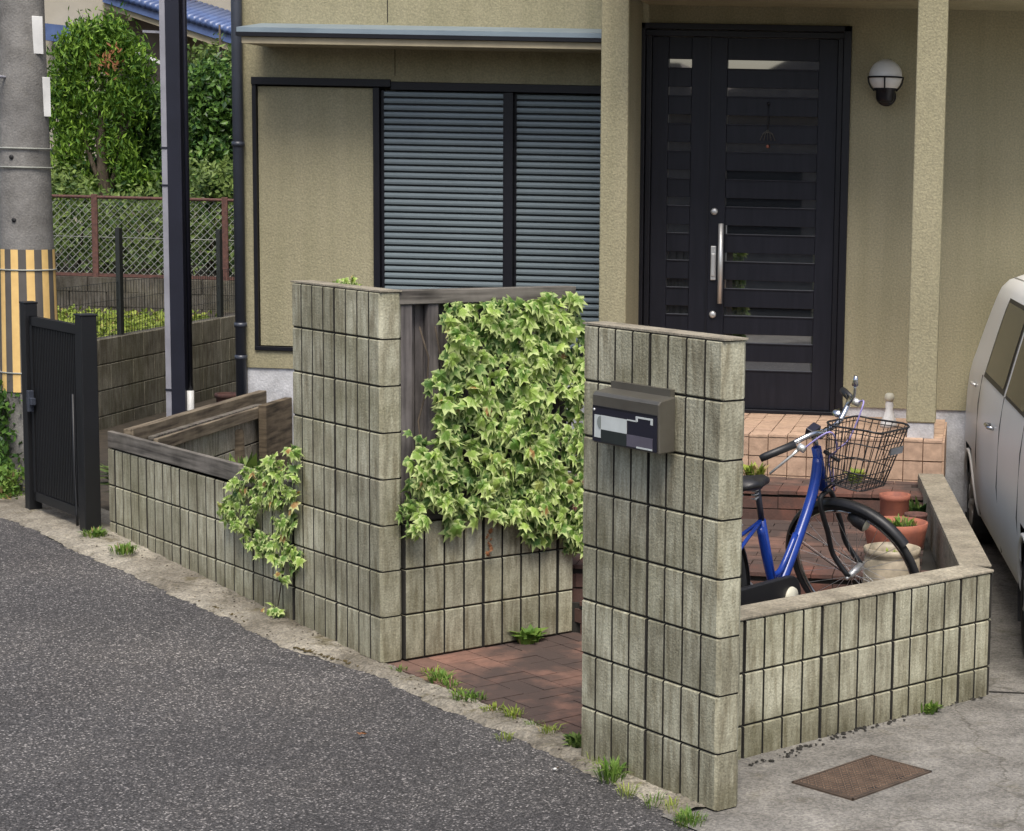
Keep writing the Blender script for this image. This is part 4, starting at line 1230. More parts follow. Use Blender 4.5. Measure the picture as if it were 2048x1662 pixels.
def ivy(name, label, polys, plane_p, plane_n, count, size, rnd, depth, root_loc, singles=300, bulge=.0, dark=.35):
    """polys: outline on the wall plane in (a, z); leaves sit in front of the plane"""
    root = thing(name, label, 'ivy', root_loc)
    inv = Matrix.Translation(-Vector(root_loc))
    ax = Vector((0, 0, 1)).cross(plane_n).normalized()
    pts = []
    A = [p for poly, holes in polys for p in poly]
    a0, a1, z0, z1 = min(p[0] for p in A), max(p[0] for p in A), min(p[1] for p in A), max(p[1] for p in A)
    tries = 0
    while len(pts) < count and tries < 60000:
        tries += 1
        a, z = rnd.uniform(a0, a1), rnd.uniform(z0, z1)
        ok = False
        for poly, holes in polys:
            if inpoly(a, z, poly) and not any(inpoly(a, z, h) for h in holes): ok = True
        if not ok: continue
        lump = .5 + .5 * math.sin(a * 17 + 2 * math.sin(z * 13)) * math.sin(z * 15 + a * 5)
        d = depth[0] + (depth[1] - depth[0]) * (rnd.random() * .5 + lump * .5)
        pts.append((d, a, z))
    pts.sort(key=lambda t: -t[0])
    mb = MB(); tones = []; rims = []
    for i, (d, a, z) in enumerate(pts):
        p = Vector(plane_p) + ax * a; p.z = z; p = p + plane_n * d
        m = inv @ leaf_matrix(p, plane_n.copy(), size * rnd.uniform(.55, 1.25), rnd)
        if i < singles:
            o = bpy.data.objects.new('leaf', rnd.choice(LEAVES)[0]); COL.objects.link(o); o.parent = root; o.matrix_local = m
        else:
            _, vs, fs, rim = rnd.choice(LEAVES)
            dk = (i - singles) / max(1, len(pts) - singles) > (1 - dark) or rnd.random() < .12  # deepest leaves take darker greens: inner shade put into colour; a few at random
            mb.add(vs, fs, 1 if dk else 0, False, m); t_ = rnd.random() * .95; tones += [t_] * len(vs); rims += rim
    if mb.v:
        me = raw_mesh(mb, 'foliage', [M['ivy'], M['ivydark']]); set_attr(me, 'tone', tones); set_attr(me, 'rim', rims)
        ob('foliage', me, root, kind='stuff')
    return root
rnd = random.Random(5)
nIv = -SD.copy()                                   # ivy wall faces along -SD (towards the entrance)
ip = Q + Vector((0, 0, 0))
axI = Vector((0, 0, 1)).cross(nIv).normalized()
def toplane(px_, py_, p0, n, ax, off=0.0):
    p = atplane(px_, py_, Vector(p0) + n * off, n); return ((p - Vector(p0)).dot(ax), p.z)
ivy1 = [(892, 612), (915, 606), (950, 612), (985, 598), (1045, 603), (1085, 590), (1120, 584), (1150, 592), (1165, 615), (1172, 700), (1175, 1112), (1145, 1108), (1120, 1085), (1085, 1084),
        (1052, 1078), (1030, 1045), (985, 1038), (960, 1042), (925, 1046), (912, 1066), (893, 1058), (902, 1028), (872, 1005), (842, 1000), (846, 1050), (835, 1078), (822, 1070), (812, 1045), (797, 1030),
        (803, 1000), (815, 975), (812, 930), (820, 905), (816, 860), (830, 868), (850, 885), (872, 872), (862, 835), (868, 805), (852, 795), (866, 775), (855, 764), (880, 745), (885, 715), (878, 692), (896, 670), (890, 640)]
hole1 = [(1098, 778), (1132, 790), (1138, 835), (1105, 822)]
P1 = [toplane(x, y, ip, nIv, axI, .06) for x, y in ivy1]; H1 = [toplane(x, y, ip, nIv, axI, .06) for x, y in hole1]
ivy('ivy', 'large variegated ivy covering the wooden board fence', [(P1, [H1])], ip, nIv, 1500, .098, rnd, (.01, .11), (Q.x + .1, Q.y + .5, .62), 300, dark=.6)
nSt = -ND.copy(); axS = Vector((0, 0, 1)).cross(nSt).normalized()
ivy2 = [(592, 892), (575, 898), (548, 915), (520, 930), (490, 938), (468, 960), (462, 985), (448, 998), (440, 1018), (442, 1046), (465, 1052), (490, 1068), (486, 1092), (505, 1100), (520, 1115), (548, 1112), (560, 1130), (562, 1160),
        (576, 1162), (582, 1130), (600, 1122), (594, 1098), (575, 1085), (575, 1060), (592, 1048), (592, 1010), (600, 980), (594, 940), (598, 905)]
hole2 = [(515, 1010), (552, 1015), (552, 1062), (525, 1072), (508, 1050)]
P2 = [toplane(x, y, ip, nSt, axS, .04) for x, y in ivy2]; H2 = [toplane(x, y, ip, nSt, axS, .04) for x, y in hole2]
tuft = [(540, 1205), (560, 1212), (566, 1236), (545, 1256), (526, 1240), (524, 1220)]
PT = [toplane(x, y, ip, nSt, axS, .04) for x, y in tuft]
st = [(566, 1150), (572, 1150), (552, 1212), (547, 1210)]
PS = [toplane(x, y, ip, nSt, axS, .04) for x, y in st]
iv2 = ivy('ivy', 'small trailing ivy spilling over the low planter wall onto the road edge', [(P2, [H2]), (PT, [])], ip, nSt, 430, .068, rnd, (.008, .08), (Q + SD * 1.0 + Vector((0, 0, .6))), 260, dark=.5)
a_, z_ = PS[0]; b_, z2_ = PS[2]
pA_ = Vector(ip) + axS * a_ + nSt * .02; pA_.z = z_ + .25; pB_ = Vector(ip) + axS * b_ + nSt * .03; pB_.z = z2_
loc2 = Vector(iv2.location)
mb = MB(); mb.tube([pA_ - loc2, (pA_ + pB_) / 2 + Vector((.01, 0, 0)) - loc2, pB_ - loc2], .003, 5); ob('stem', mb.mesh('stem', M['bark']), iv2)
# creeping stems on the fence
iv1 = [o for o in bpy.data.objects if o.name.startswith('ivy') and 'large' in str(o.get('label'))][0]
loc1 = Vector(iv1.location)
mb = MB()
for k in range(9):
    a = .2 + k * .085; pts = []
    for j in range(7):
        pp_ = Vector(ip) + axI * (a + .03 * math.sin(j * 1.7 + k)) * (1 if axI.dot(ND) > 0 else -1) + nIv * .012; pp_.z = .66 + j * .135; pts.append(pp_ - loc1)
    mb.tube(pts, .004, 5)
ob('stem', mb.mesh('stem', M['bark']), iv1)
# sprig on top of the left pier
sp_ = [(650, 578), (668, 562), (690, 556), (712, 550), (722, 565), (718, 582), (680, 584)]
pl_ = Q + ND * .12
PSp = [toplane(x, y, pl_, nSt, axS, 0) for x, y in sp_]
ivy('ivy', 'pale ivy sprig peeping over the top of the left pier', [(PSp, [])], pl_, nSt, 34, .05, rnd, (-.02, .03), (pl_ + SD * .4 + Vector((0, 0, 1.6))), 40)
# dry hanging spray below the ivy
dr = at(980, 1075, 8.2)
t = thing('dead_ivy_spray', 'dry brown ivy spray hanging below the large ivy', 'dead leaves', (Q + ND * .5 + nIv * .02 + Vector((0, 0, .62))))
pd = atplane(978, 1060, Q + nIv * .03, nIv)
for k in range(12):
    p_ = pd + Vector((rnd.uniform(-.012, .012), rnd.uniform(-.012, .012), -k * .010)) - Vector(t.location)
    me2 = LEAVES[k % 5][0].copy(); me2.materials.clear(); me2.materials.append(M['dryleaf'])
    o = ob('leaf', me2, t, leaf_matrix(p_, nIv.copy(), .028, rnd))

# ================================================================== WEEDS, GRASS, LITTER
def weed(label, x, y, z, n, h, spread, mat, name='weed', broad=.18, group=None, cat='weed'):
    rr = random.Random(int(abs(x * 1000)) + int(abs(y * 100)))
    root = thing(name, label, cat, (x, y, z), 0, group)
    mb = MB(); tones = []
    for k in range(n):
        a = rr.uniform(0, 2 * math.pi); r0 = rr.random() ** .7 * spread * .6; L = h * rr.uniform(.45, 1.1)
        bx, by = r0 * math.cos(a), r0 * math.sin(a); lean = rr.uniform(.1, .9); wd = L * broad * rr.uniform(.6, 1.2)
        dx, dy = math.cos(a + rr.gauss(0, .5)), math.sin(a + rr.gauss(0, .5)); nx, ny = -dy, dx
        p0 = Vector((bx, by, -.005)); p1 = p0 + Vector((dx * lean * L * .35, dy * lean * L * .35, L * .6)); p2 = p0 + Vector((dx * lean * L * .9, dy * lean * L * .9, L * (1.0 - lean * .45)))
        w1, w2 = Vector((nx * wd, ny * wd, 0)), Vector((nx * wd * .9, ny * wd * .9, 0))
        mb.add([p0 - w1 * .3, p0 + w1 * .3, p1 + w2, p1 - w2, p2], [(0, 1, 2, 3), (3, 2, 4)]); tones += [rr.random() * .95] * 5
    me = raw_mesh(mb, 'blades', mat); set_attr(me, 'tone', tones); ob('blades', me, root)
    return root
def gxy(px_, py_, z=0.0):
    p = atz(px_, py_, z); g = gz(p.x, p.y) + z; p = atz(px_, py_, g); return p.x, p.y, g
for lab, px_, py_, n, h, sp__, mt, br in (
    ('leafy green weed at the foot of the ivy wall beside the steps', 1056, 1288, 90, .10, .07, 'weed', .22),
    ('small green weed at the foot of the low wall by the driveway', 1858, 1424, 60, .055, .06, 'weed', .22),
    ('grassy tuft at the left corner of the brick paving', 880, 1368, 110, .075, .07, 'weed', .07),
    ('long thin grass growing along the edge of the brick paving', 930, 1402, 110, .06, .08, 'weed', .07),
    ('yellowish grass tuft in the paving joint nearest the mailbox pier', 985, 1425, 70, .05, .07, 'cover', .08),
    ('dark green weed against the left foot of the mailbox pier', 1160, 1495, 90, .07, .07, 'shrubleaf', .2),
    ('wispy grass clump on the kerb below the mailbox pier', 1225, 1560, 130, .09, .08, 'weed', .05),
    ('bright green grass clump at the near corner of the mailbox pier', 1380, 1645, 150, .055, .09, 'weed', .06),
    ('low grass patch at the foot of the right gate post', 190, 1075, 120, .07, .10, 'weed', .09),
    ('green weed patch along the left end of the planter wall', 245, 1105, 110, .06, .10, 'weed', .12),
    ('small sparse grass tuft on the kerb strip', 1010, 1478, 50, .035, .05, 'cover', .07)):
    x, y, z = gxy(px_, py_)
    weed(lab, x, y, z, n, h, sp__, M[mt], broad=br)
for i_, (px_, py_, where) in enumerate([(800, 1345, 'short grass tuft in the paving edge nearest the left pier'), (862, 1352, 'bright grass tuft just beside the leftmost bushy tuft of the paving edge'), (900, 1380, 'yellowish grass tuft right of the bushy tuft on the paving edge'),
        (918, 1392, 'small green grass tuft in the left half of the paving edge'), (955, 1405, 'low yellowish grass tuft at the middle of the paving edge'), (1030, 1440, 'thin green grass tuft right of the middle of the paving edge'),
        (1065, 1455, 'yellowish grass tuft in the right part of the paving edge'), (1100, 1470, 'green grass tuft in the paving edge closest to the mailbox pier')]):
    x, y, z = gxy(px_, py_)
    weed(where, x, y, z, 45, .045 + .015 * (i_ % 3), .06, M[('weed', 'cover')[i_ % 2]], name='grass_tuft', broad=.06, group='grass tufts along the paving edge', cat='grass tuft')
for i_, (px_, py_, where) in enumerate([(1190, 1530, 'thin grass at the far left end of the mailbox pier foot'), (1210, 1545, 'wispy grass behind the large clump below the mailbox pier'), (1255, 1590, 'wispy grass right of the large clump below the mailbox pier'),
        (1305, 1610, 'sparse grass halfway along the foot of the mailbox pier'), (1345, 1622, 'sparse grass just left of the near corner of the mailbox pier')]):
    x, y, z = gxy(px_, py_)
    weed(where, x, y, z, 40, .06, .06, M[('cover', 'weed')[i_ % 2]], name='grass_tuft', broad=.035, group='grass tufts along the mailbox pier', cat='grass tuft')
x, y, z = gxy(20, 1000)
def bush(label, x, y, z, w_, h_, n, size, mat, name='bush', cat='bush'):
    rr = random.Random(int(abs(x * 991))); root = thing(name, label, cat, (x, y, z)); mb = MB(); tones = []
    for _ in range(n):
        th = rr.uniform(0, 6.28); rad = rr.random() ** .6; hh = rr.random(); wv = w_ * (1 - .45 * hh)
        c = (rad * wv * math.cos(th), rad * wv * math.sin(th), hh * h_); t0 = rr.random()
        tones += leaf_cloud(mb, 5, lambda r, c=c: ((c[0] + r.gauss(0, size * .7), c[1] + r.gauss(0, size * .7), max(.0, c[2] + r.gauss(0, size * .7))), (math.cos(th), math.sin(th), .4)), size, rr, up=.5, tone=lambda p, r, t0=t0: min(t0 * .8 + r.random() * .2, .96))
    me = raw_mesh(mb, 'leaves', mat); set_attr(me, 'tone', tones); ob('leaves', me, root)
    mb = MB()
    for k in range(4): a = k * 1.6; mb.tube([(0, 0, -.02), (w_ * .3 * math.cos(a), w_ * .3 * math.sin(a), h_ * .4), (w_ * .5 * math.cos(a), w_ * .5 * math.sin(a), h_ * .75)], [.008, .006, .003], 6)
    ob('stem', mb.mesh('stem', M['bark']), root)
bush('bushy green plant at the foot of the utility pole', x - .20, y + .25, z, .22, .62, 420, .045, M['tree2'])
bush('bright low leafy clump in front of the utility pole', x - .10, y + .05, z, .17, .16, 200, .035, M['weed'])
weed('leafy weed behind the gate beside the planter corner', -4.83, 10.75, gz(-4.8, 10.7), 150, .34, .13, M['shrubleaf'], broad=.16)
p = at(1512, 940, 10.5); weed('yellow-green fern at the foot of the tiled porch', p.x, 10.45, .48, 70, .12, .07, M['cover'], broad=.16)
p = at(1712, 945, 10.5); weed('small weed against the porch tiles behind the bicycle basket', p.x, 10.48, .48, 45, .10, .05, M['cover'], broad=.16)
p = at(1850, 985, 9.9); weed('tall thin weed between the low wall and the terracotta pot', -.24, 9.95, .33, 60, .22, .05, M['shrubleaf'], broad=.1)
# planter plants
weed('dark leafy plant growing inside the planter', -4.28, 11.0, .13, 160, .36, .10, M['shrubleaf'], broad=.14)
weed('reddish scrubby plant inside the planter by the foundation', -3.95, 11.5, .13, 90, .22, .14, M['dryleaf'], broad=.12)
st_ = thing('tree_stump', 'old round stump inside the planter', 'stump', (at(462, 850, 11.35).x, 11.35, .12))
mb = MB(); mb.lathe([(.085, 0), (.08, .2), (.076, .40), (.062, .42), (0, .422)], 18); ob('wood', mb.mesh('wood', M['brownwood']), st_)
# dry leaf on the road
x, y, z = gxy(718, 1474)
t = thing('fallen_leaf', 'curled brown fallen leaf lying on the asphalt', 'leaf', (x, y, z + .004))
for k in range(3):
    me2 = LEAVES[k][0].copy(); me2.materials.clear(); me2.materials.append(M['dryleaf'])
    ob('blade', me2, t, T(k * .008, k * .006, .010) @ Euler((.5 * k - .4, .6 - .5 * k, k * 1.9)).to_matrix().to_4x4() @ Matrix.Diagonal((.035, .035, .035, 1)))
def pebble(px_, py_, r, mat, label, grp=None):
    x, y, z = gxy(px_, py_); rr = random.Random(px_)
    mb = MB(); mb.lathe([(0, -.3 * r), (r * .8, -.1 * r), (r, .2 * r), (r * .6, .6 * r), (0, .7 * r)], 9)
    mb.v = [(a * rr.uniform(.8, 1.2), b * rr.uniform(.7, 1.1), c) for a, b, c in mb.v]
    o = ob('pebble', mb.mesh('pebble', mat), None, T(x, y, z + .003), label=label, cat='pebble', group=grp)
pebble(1025, 1320, .016, M['white'], 'white pebble lying on the shaded part of the brick paving')
pebble(1415, 1612, .012, M['white'], 'white pebble at the near foot of the mailbox pier')
pebble(1110, 1540, .008, M['white'], 'tiny white pebble on the kerb strip')
pebble(978, 1660, .007, M['white'], 'tiny white chip on the asphalt near the bottom edge') if False else None
# moss clumps along the low wall foot
def moss_run(pts_px, n, spread, label, mat=M['moss'], r=.007):
    rr = random.Random(len(label)); mb = MB()
    for _ in range(n):
        k = rr.random() * (len(pts_px) - 1); i = int(k); f = k - i
        px_ = pts_px[i][0] * (1 - f) + pts_px[i + 1][0] * f; py_ = pts_px[i][1] * (1 - f) + pts_px[i + 1][1] * f
        x, y, z = gxy(px_, py_); x += rr.gauss(0, spread); y += rr.gauss(0, spread * .6); q_ = r * rr.uniform(.3, 1.2)
        mb.lathe([(q_, 0), (q_ * .8, q_ * .35), (q_ * .4, q_ * .5), (0, q_ * .55)], 6, 0, None, (x, y, gz(x, y) - .001 + .005))
    ob('moss', mb.mesh('moss', mat), label=label, cat='moss', kind='stuff')
moss_run([(1495, 1535), (1600, 1500), (1700, 1465), (1800, 1440), (1960, 1395)], 130, .018, 'dark moss crumbs along the foot of the low wall by the driveway', M['joint'], .008)
moss_run([(590, 1293), (700, 1325), (790, 1352)], 200, .014, 'orange-brown moss on the kerb before the left pier')
moss_run([(770, 1322), (900, 1300), (1000, 1285), (1100, 1262)], 260, .02, 'moss and soil crumbs along the far edge of the brick paving')
moss_run([(780, 1345), (900, 1400), (1050, 1455), (1160, 1500), (1300, 1590)], 300, .014, 'soil and moss in the joint between brick paving and kerb')
moss_run([(210, 1085), (330, 1150), (450, 1215), (560, 1265), (700, 1325)], 300, .02, 'soil crumbs along the foot of the planter wall')
rr = random.Random(77); mb = MB()
for _ in range(900):
    s_ = rr.uniform(.1, 5.2); u_ = rr.gauss(.045 if s_ > 2.4 or s_ < .8 else .08, .028) if rr.random() < .6 else rr.uniform(-.16, .07)
    if .8 < s_ < 2.4 and u_ < -.02: continue
    p = su(s_, u_); q_ = rr.uniform(.0018, .006)
    mb.lathe([(q_, 0), (q_ * .8, q_ * .6), (0, q_ * .8)], 5, rr.randrange(3), None, (p.x, p.y, gz(p.x, p.y) + .010))
ob('grit', mb.mesh('grit', [M['kerb'], M['soil'], M['blockdark']]), label='grit and crumbs scattered on the kerb strip', cat='grit', kind='stuff')
# manhole cover
mh = [(-.549, 6.647), (-.298, 6.997), (-.129, 6.808), (-.378, 6.454)]
c0 = Vector((sum(p[0] for p in mh) / 4, sum(p[1] for p in mh) / 4, 0)); e1 = Vector((.251, .350, 0)); ang = math.atan2(e1.y, e1.x)
mc = thing('manhole_cover', 'rusty rectangular iron cover set in the driveway concrete', 'manhole cover', (c0.x, c0.y, .0), ang)
mb = MB(); L_, W_ = .430, .258
mb.box((-L_ / 2, -W_ / 2, -.03), (L_ / 2, W_ / 2, .0055)); ob('plate', mb.mesh('plate', M['iron']), mc)
mb = MB()
for sx, sy, ex_, ey_ in ((-L_ / 2 - .012, -W_ / 2 - .012, L_ / 2 + .012, -W_ / 2 - .004), (-L_ / 2 - .012, W_ / 2 + .004, L_ / 2 + .012, W_ / 2 + .012), (-L_ / 2 - .012, -W_ / 2 - .012, -L_ / 2 - .004, W_ / 2 + .012), (L_ / 2 + .004, -W_ / 2 - .012, L_ / 2 + .012, W_ / 2 + .012)):
    mb.box((sx, sy, -.02), (ex_, ey_, .006))
ob('rim', mb.mesh('rim', M['iron']), mc)
mb = MB()
for i in range(24):
    for j in range(14):
        x = -L_ / 2 + .012 + i * .0177; y = -W_ / 2 + .012 + j * .018
        a = R(45) if (i + j) % 2 else R(-45)
        mb.box((-.0065, -.002, .005), (.0065, .002, .0085), 0, T(x, y, 0) @ RZ(a))
ob('tread_pattern', mb.mesh('tread_pattern', M['treadrust']), mc, kind='stuff')
for x in (-.1, .06):
    mb = MB(); mb.box((x, -W_ / 2 + .01, .004), (x + .04, -W_ / 2 + .022, .0068)); ob('lift_slot', mb.mesh('lift_slot', M['rubber']), mc)
# expansion joint in the driveway
a = atz(1978, 1384, 0); mb = MB(); mb.box((a.x, a.y - .006, .0), (4, a.y + .006, .0035)); ob('driveway_joint', mb.mesh('driveway_joint', M['joint']), kind='structure')

# ================================================================== POTS by the low wall
def pot(label, x, y, z, prof_, mat, fillz, fillr):
    t = thing('flower_pot', label, 'flower pot', (x, y, z))
    mb = MB(); mb.lathe(prof_, 32); ob('pot', mb.mesh('pot', mat), t)
    mb = MB(); mb.lathe([(fillr, fillz), (fillr * .6, fillz + .008), (0, fillz + .004)], 20); ob('soil', mb.mesh('soil', M['soil']), t)
    return t
pot('large cream glazed pot in front of the other pots', -.325, 8.55, .172, [(.075, 0), (.12, .03), (.13, .15), (.125, .28), (.118, .29), (.128, .30), (.130, .325), (.12, .328), (.108, .30), (.105, .26)], M['creampot'], .28, .107)
pot('wide terracotta bowl behind the large cream pot', -.33, 9.02, .332, [(.09, 0), (.11, .02), (.135, .10), (.150, .165), (.155, .20), (.145, .202), (.13, .165)], M['terracotta'], .17, .135)
pot('orange-red terracotta cylinder pot standing farthest back', -.355, 9.5, .332, [(.07, 0), (.072, .02), (.073, .225), (.078, .23), (.078, .255), (.068, .256), (.064, .21)], M['terracotta'], .19, .066)
pot('small dark plastic pot tucked beside the orange-red pot', -.245, 9.42, .332, [(.045, 0), (.055, .16), (.058, .165), (.058, .175), (.05, .175), (.048, .15)], M['rust'], .15, .05)
weed('dry green seedlings growing in the wide terracotta bowl', -.30, 9.02, .50, 90, .07, .10, M['weed'], broad=.10, cat='plant', name='seedlings')
weed('withered brown plant in the large cream pot', -.325, 8.55, .45, 60, .05, .09, M['cover'], broad=.1, cat='plant', name='withered_plant')

# ================================================================== BICYCLE
HEAD = R(66); headw = Vector((-.622, 8.02, 0)); rootp = headw - Vector((math.cos(HEAD), math.sin(HEAD), 0)) * .93
BZ = .172
bike = thing('bicycle', 'blue step-through bicycle with black wire basket parked behind the low wall', 'bicycle', (rootp.x, rootp.y, BZ), HEAD)
WR = .318
# steering frame: axis through head tube
ax_dir = Vector((-.375, 0, .927)).normalized(); hubp = Vector((1.205, 0, .33))
hb0 = Vector((.975, 0, .66))      # lower end of head tube
steer = R(-96)
S = Matrix.Translation(hb0) @ Matrix.Rotation(steer, 4, ax_dir) @ Matrix.Translation(-hb0)
def circ(c, r, n=40, a0=0, a1=360):
    k = n if a1 - a0 >= 360 else n + 1
    return [(c[0] + r * math.cos(R(a0 + (a1 - a0) * i / n)), c[1], c[2] + r * math.sin(R(a0 + (a1 - a0) * i / n))) for i in range(k)]
def wheel(name, c, mat_=None):
    mb = MB(); mb.tube(circ(c, WR, 56), .0165, 10, 0, mat_, closed=True)
    w_ = ob(name, mb.mesh(name, M['rubber']), bike)
    mb = MB(); mb.tube(circ(c, WR - .022, 48), .0095, 8, 0, mat_, closed=True); ob('rim', mb.mesh('rim', M['chrome']), w_)
    mb = MB(); mb.tube([(c[0], -.045, c[2]), (c[0], .045, c[2])], .016, 12, 0, mat_); mb.tube([(c[0], -.07, c[2]), (c[0], .07, c[2])], .007, 8, 0, mat_); ob('hub', mb.mesh('hub', M['steel']), w_)
    mb = MB()
    for k in range(32):
        a = 2 * math.pi * k / 32; a2 = a + (.45 if k % 4 < 2 else -.45); yy = .03 if k % 2 else -.03
        mb.tube([(c[0] + .02 * math.cos(a2), yy, c[2] + .02 * math.sin(a2)), (c[0] + (WR - .03) * math.cos(a), 0, c[2] + (WR - .03) * math.sin(a))], .0011, 4, 0, mat_, caps=False)
    ob('spokes', mb.mesh('spokes', M['steel']), w_)
    return w_
rear = Vector((0.0, 0, .33))
wheel('rear_wheel', rear); wheel('front_wheel', hubp, S)
def guard(name, c, a0, a1, mat_=None):
    mb = MB(); rr = WR + .030; n = 28; vs = []; fs = []
    prf = [(-.024, -.012), (-.018, .001), (0, .006), (.018, .001), (.024, -.012)]
    for i in range(n + 1):
        a = R(a0 + (a1 - a0) * i / n)
        for w__, h in prf: vs.append((c[0] + (rr + h) * math.cos(a), w__, c[2] + (rr + h) * math.sin(a)))
    m_ = len(prf)
    for i in range(n):
        for k in range(m_ - 1): fs.append((i * m_ + k, i * m_ + k + 1, (i + 1) * m_ + k + 1, (i + 1) * m_ + k))
    mb.add(vs, fs, 0, True, mat_)
    for s_ in (-1, 1):
        a = R(a1 - 12 if a1 > 90 else a0 + 12)
        mb.tube([(c[0], s_ * .05, c[2]), (c[0] + (rr - .01) * math.cos(R(a1 - 20)), s_ * .028, c[2] + (rr - .01) * math.sin(R(a1 - 20)))], .0022, 5, 0, mat_)
    return ob(name, mb.mesh(name, M['blackplastic']), bike)
guard('front_mudguard', hubp, 55, 196, S); guard('rear_mudguard', rear, -15, 165)
BB = Vector((.575, 0, .27)); ST = Vector((.455, 0, .60)); HT = Vector((.90, 0, .845))
def tb(name, mat, *segs, m=None, parent=None):
    mb = MB()
    for pts_, r, *e in segs: mb.tube(pts_, r, 12, 0, m, smooth=4 if len(pts_) > 2 else 0)
    return ob(name, mb.mesh(name, mat), parent or bike)
tb('frame', M['blue'], ([BB, BB + Vector((.09, 0, .09)), (.87, 0, .64), HT - ax_dir * .05], .023), ([BB, ST], .017), ([BB, (.50, 0, .43), ST + Vector((-.01, 0, -.03))], .016),
   ([hb0 - ax_dir * -.0, HT], .021), ([BB, (.2, .05, .30), (0, .06, .33)], .010), ([BB, (.2, -.05, .30), (0, -.06, .33)], .010), ([ST, (.15, .045, .48), (0, .06, .33)], .008), ([ST, (.15, -.045, .48), (0, -.06, .33)], .008),
   ([(.74, 0, .50), (.62, 0, .37), (.54, 0, .36)], .013))
crown = hb0 - ax_dir * .02
tb('fork', M['blackplastic'], ([crown, crown + Vector((.01, .045, -.02)), (1.06, .05, .50), (1.11, .052, .40), hubp + Vector((0, .052, 0))], .0115), ([crown, crown + Vector((.01, -.045, -.02)), (1.06, -.05, .50), (1.11, -.052, .40), hubp + Vector((0, -.052, 0))], .0115), m=S)
tb('seat_post', M['navy'], ([ST - Vector((-.005, 0, .02)), (.415, 0, .74)], .0125))
# saddle
def saddle():
    mb = MB(); secs = []
    for t, w__, h, z in ((0, .06, .03, .0), (.15, .095, .05, .012), (.35, .09, .055, .006), (.6, .045, .05, 0), (.85, .026, .042, .0), (1, .012, .025, -.006)):
        secs.append((-.13 + .27 * t, w__, h, z))
    vs = []; n = 12
    for x, w__, h, z in secs:
        for k in range(n):
            a = 2 * math.pi * k / n; vs.append((.355 + x, w__ * math.cos(a), .765 + z + h * .5 * math.sin(a) * (1 if math.sin(a) > 0 else 1.3)))
    fs = [(i * n + k, i * n + (k + 1) % n, (i + 1) * n + (k + 1) % n, (i + 1) * n + k) for i in range(len(secs) - 1) for k in range(n)]
    fs += [tuple(range(n)), tuple(range((len(secs) - 1) * n, len(secs) * n))]
    mb.add(vs, fs, 0, True); s_ = ob('saddle', mb.mesh('saddle', M['blackplastic']), bike)
    for yy in (-.035, .035):
        mb = MB(); mb.tube([(.34 + .014 * math.cos(k * .9), yy + .014 * math.sin(k * .9), .70 + .0022 * k) for k in range(30)], .003, 5); ob('spring', mb.mesh('spring', M['steel']), s_)
saddle()
# stem and swept handlebar
stem_top = HT + ax_dir * .085
hbm = tb('handlebar', M['chrome'], ([HT - ax_dir * .02, stem_top], .0125), ([stem_top, stem_top + Vector((.05, 0, .01))], .015),
   ([stem_top + Vector((.05, y_, .02)) if False else Vector(v) for v in ()], 0) if False else ([stem_top + Vector((.05, -.03, .01)), stem_top + Vector((.05, .03, .01))], .015), m=S)
c_ = stem_top + Vector((.05, 0, .012))
for sgn in (-1, 1):
    pts_ = [c_, c_ + Vector((.035, sgn * .05, .05)), c_ + Vector((.02, sgn * .13, .085)), c_ + Vector((-.02, sgn * .21, .06)), c_ + Vector((-.09, sgn * .30, .0))]
    mb = MB(); mb.tube(pts_, .011, 12, 0, S, smooth=5); ob('bar_arm', mb.mesh('bar_arm', M['chrome']), hbm)
    mb = MB(); mb.tube([pts_[3] + Vector((.01, 0, 0)), pts_[4], pts_[4] + (pts_[4] - pts_[3]) * .18], [.0165, .0165, .015], 12, 0, S); ob('grip', mb.mesh('grip', M['blackplastic']), hbm)
    mb = MB(); mb.tube([pts_[3] + Vector((.03, 0, -.01)), pts_[3] + Vector((.02, sgn * .03, -.035)), pts_[4] + Vector((.05, sgn * .03, -.045))], [.009, .006, .005], 8, 0, S); mb.tube([pts_[3] + Vector((.025, -sgn * .0, -.004)), pts_[3] + Vector((.055, 0, -.004))], .016, 10, 0, S); ob('brake_lever', mb.mesh('brake_lever', M['steel']), hbm)
    mb = MB(); mb.tube([pts_[3] + Vector((.05, 0, 0)), pts_[2] + Vector((.07, 0, .05)), c_ + Vector((.10, sgn * .05, .0)), c_ + Vector((.06, sgn * .02, -.10)), hb0 + Vector((.05, 0, .02))], .0036, 6, 0, S, smooth=6); ob('cable', mb.mesh('cable', M['lilac']), hbm)
mb = MB(); bp = c_ + Vector((.0, .10, .05)); mb.lathe([(0, .012), (.02, .008), (.026, -.004), (.02, -.01)], 16, 0, S @ Matrix.Translation(bp)); ob('bell', mb.mesh('bell', M['chrome']), hbm)
mb = MB(); mb.box((-.02, -.03, -.015), (.02, .03, .02), 0, S @ Matrix.Translation(c_ + Vector((-.02, -.06, .035)))); ob('gear_shifter', mb.mesh('gear_shifter', M['navypanel']), hbm, bevel=.004)
mb = MB(); mb.tube([c_ + Vector((.02, .12, .08)), c_ + Vector((.04, .13, .14)), c_ + Vector((.03, .14, .19))], .006, 6, 0, S, smooth=3); mb.tube([c_ + Vector((.03, .14, .19)), c_ + Vector((.02, .15, .23))], [.014, .008], 10, 0, S); ob('lamp_clip', mb.mesh('lamp_clip', M['chrome']), hbm)
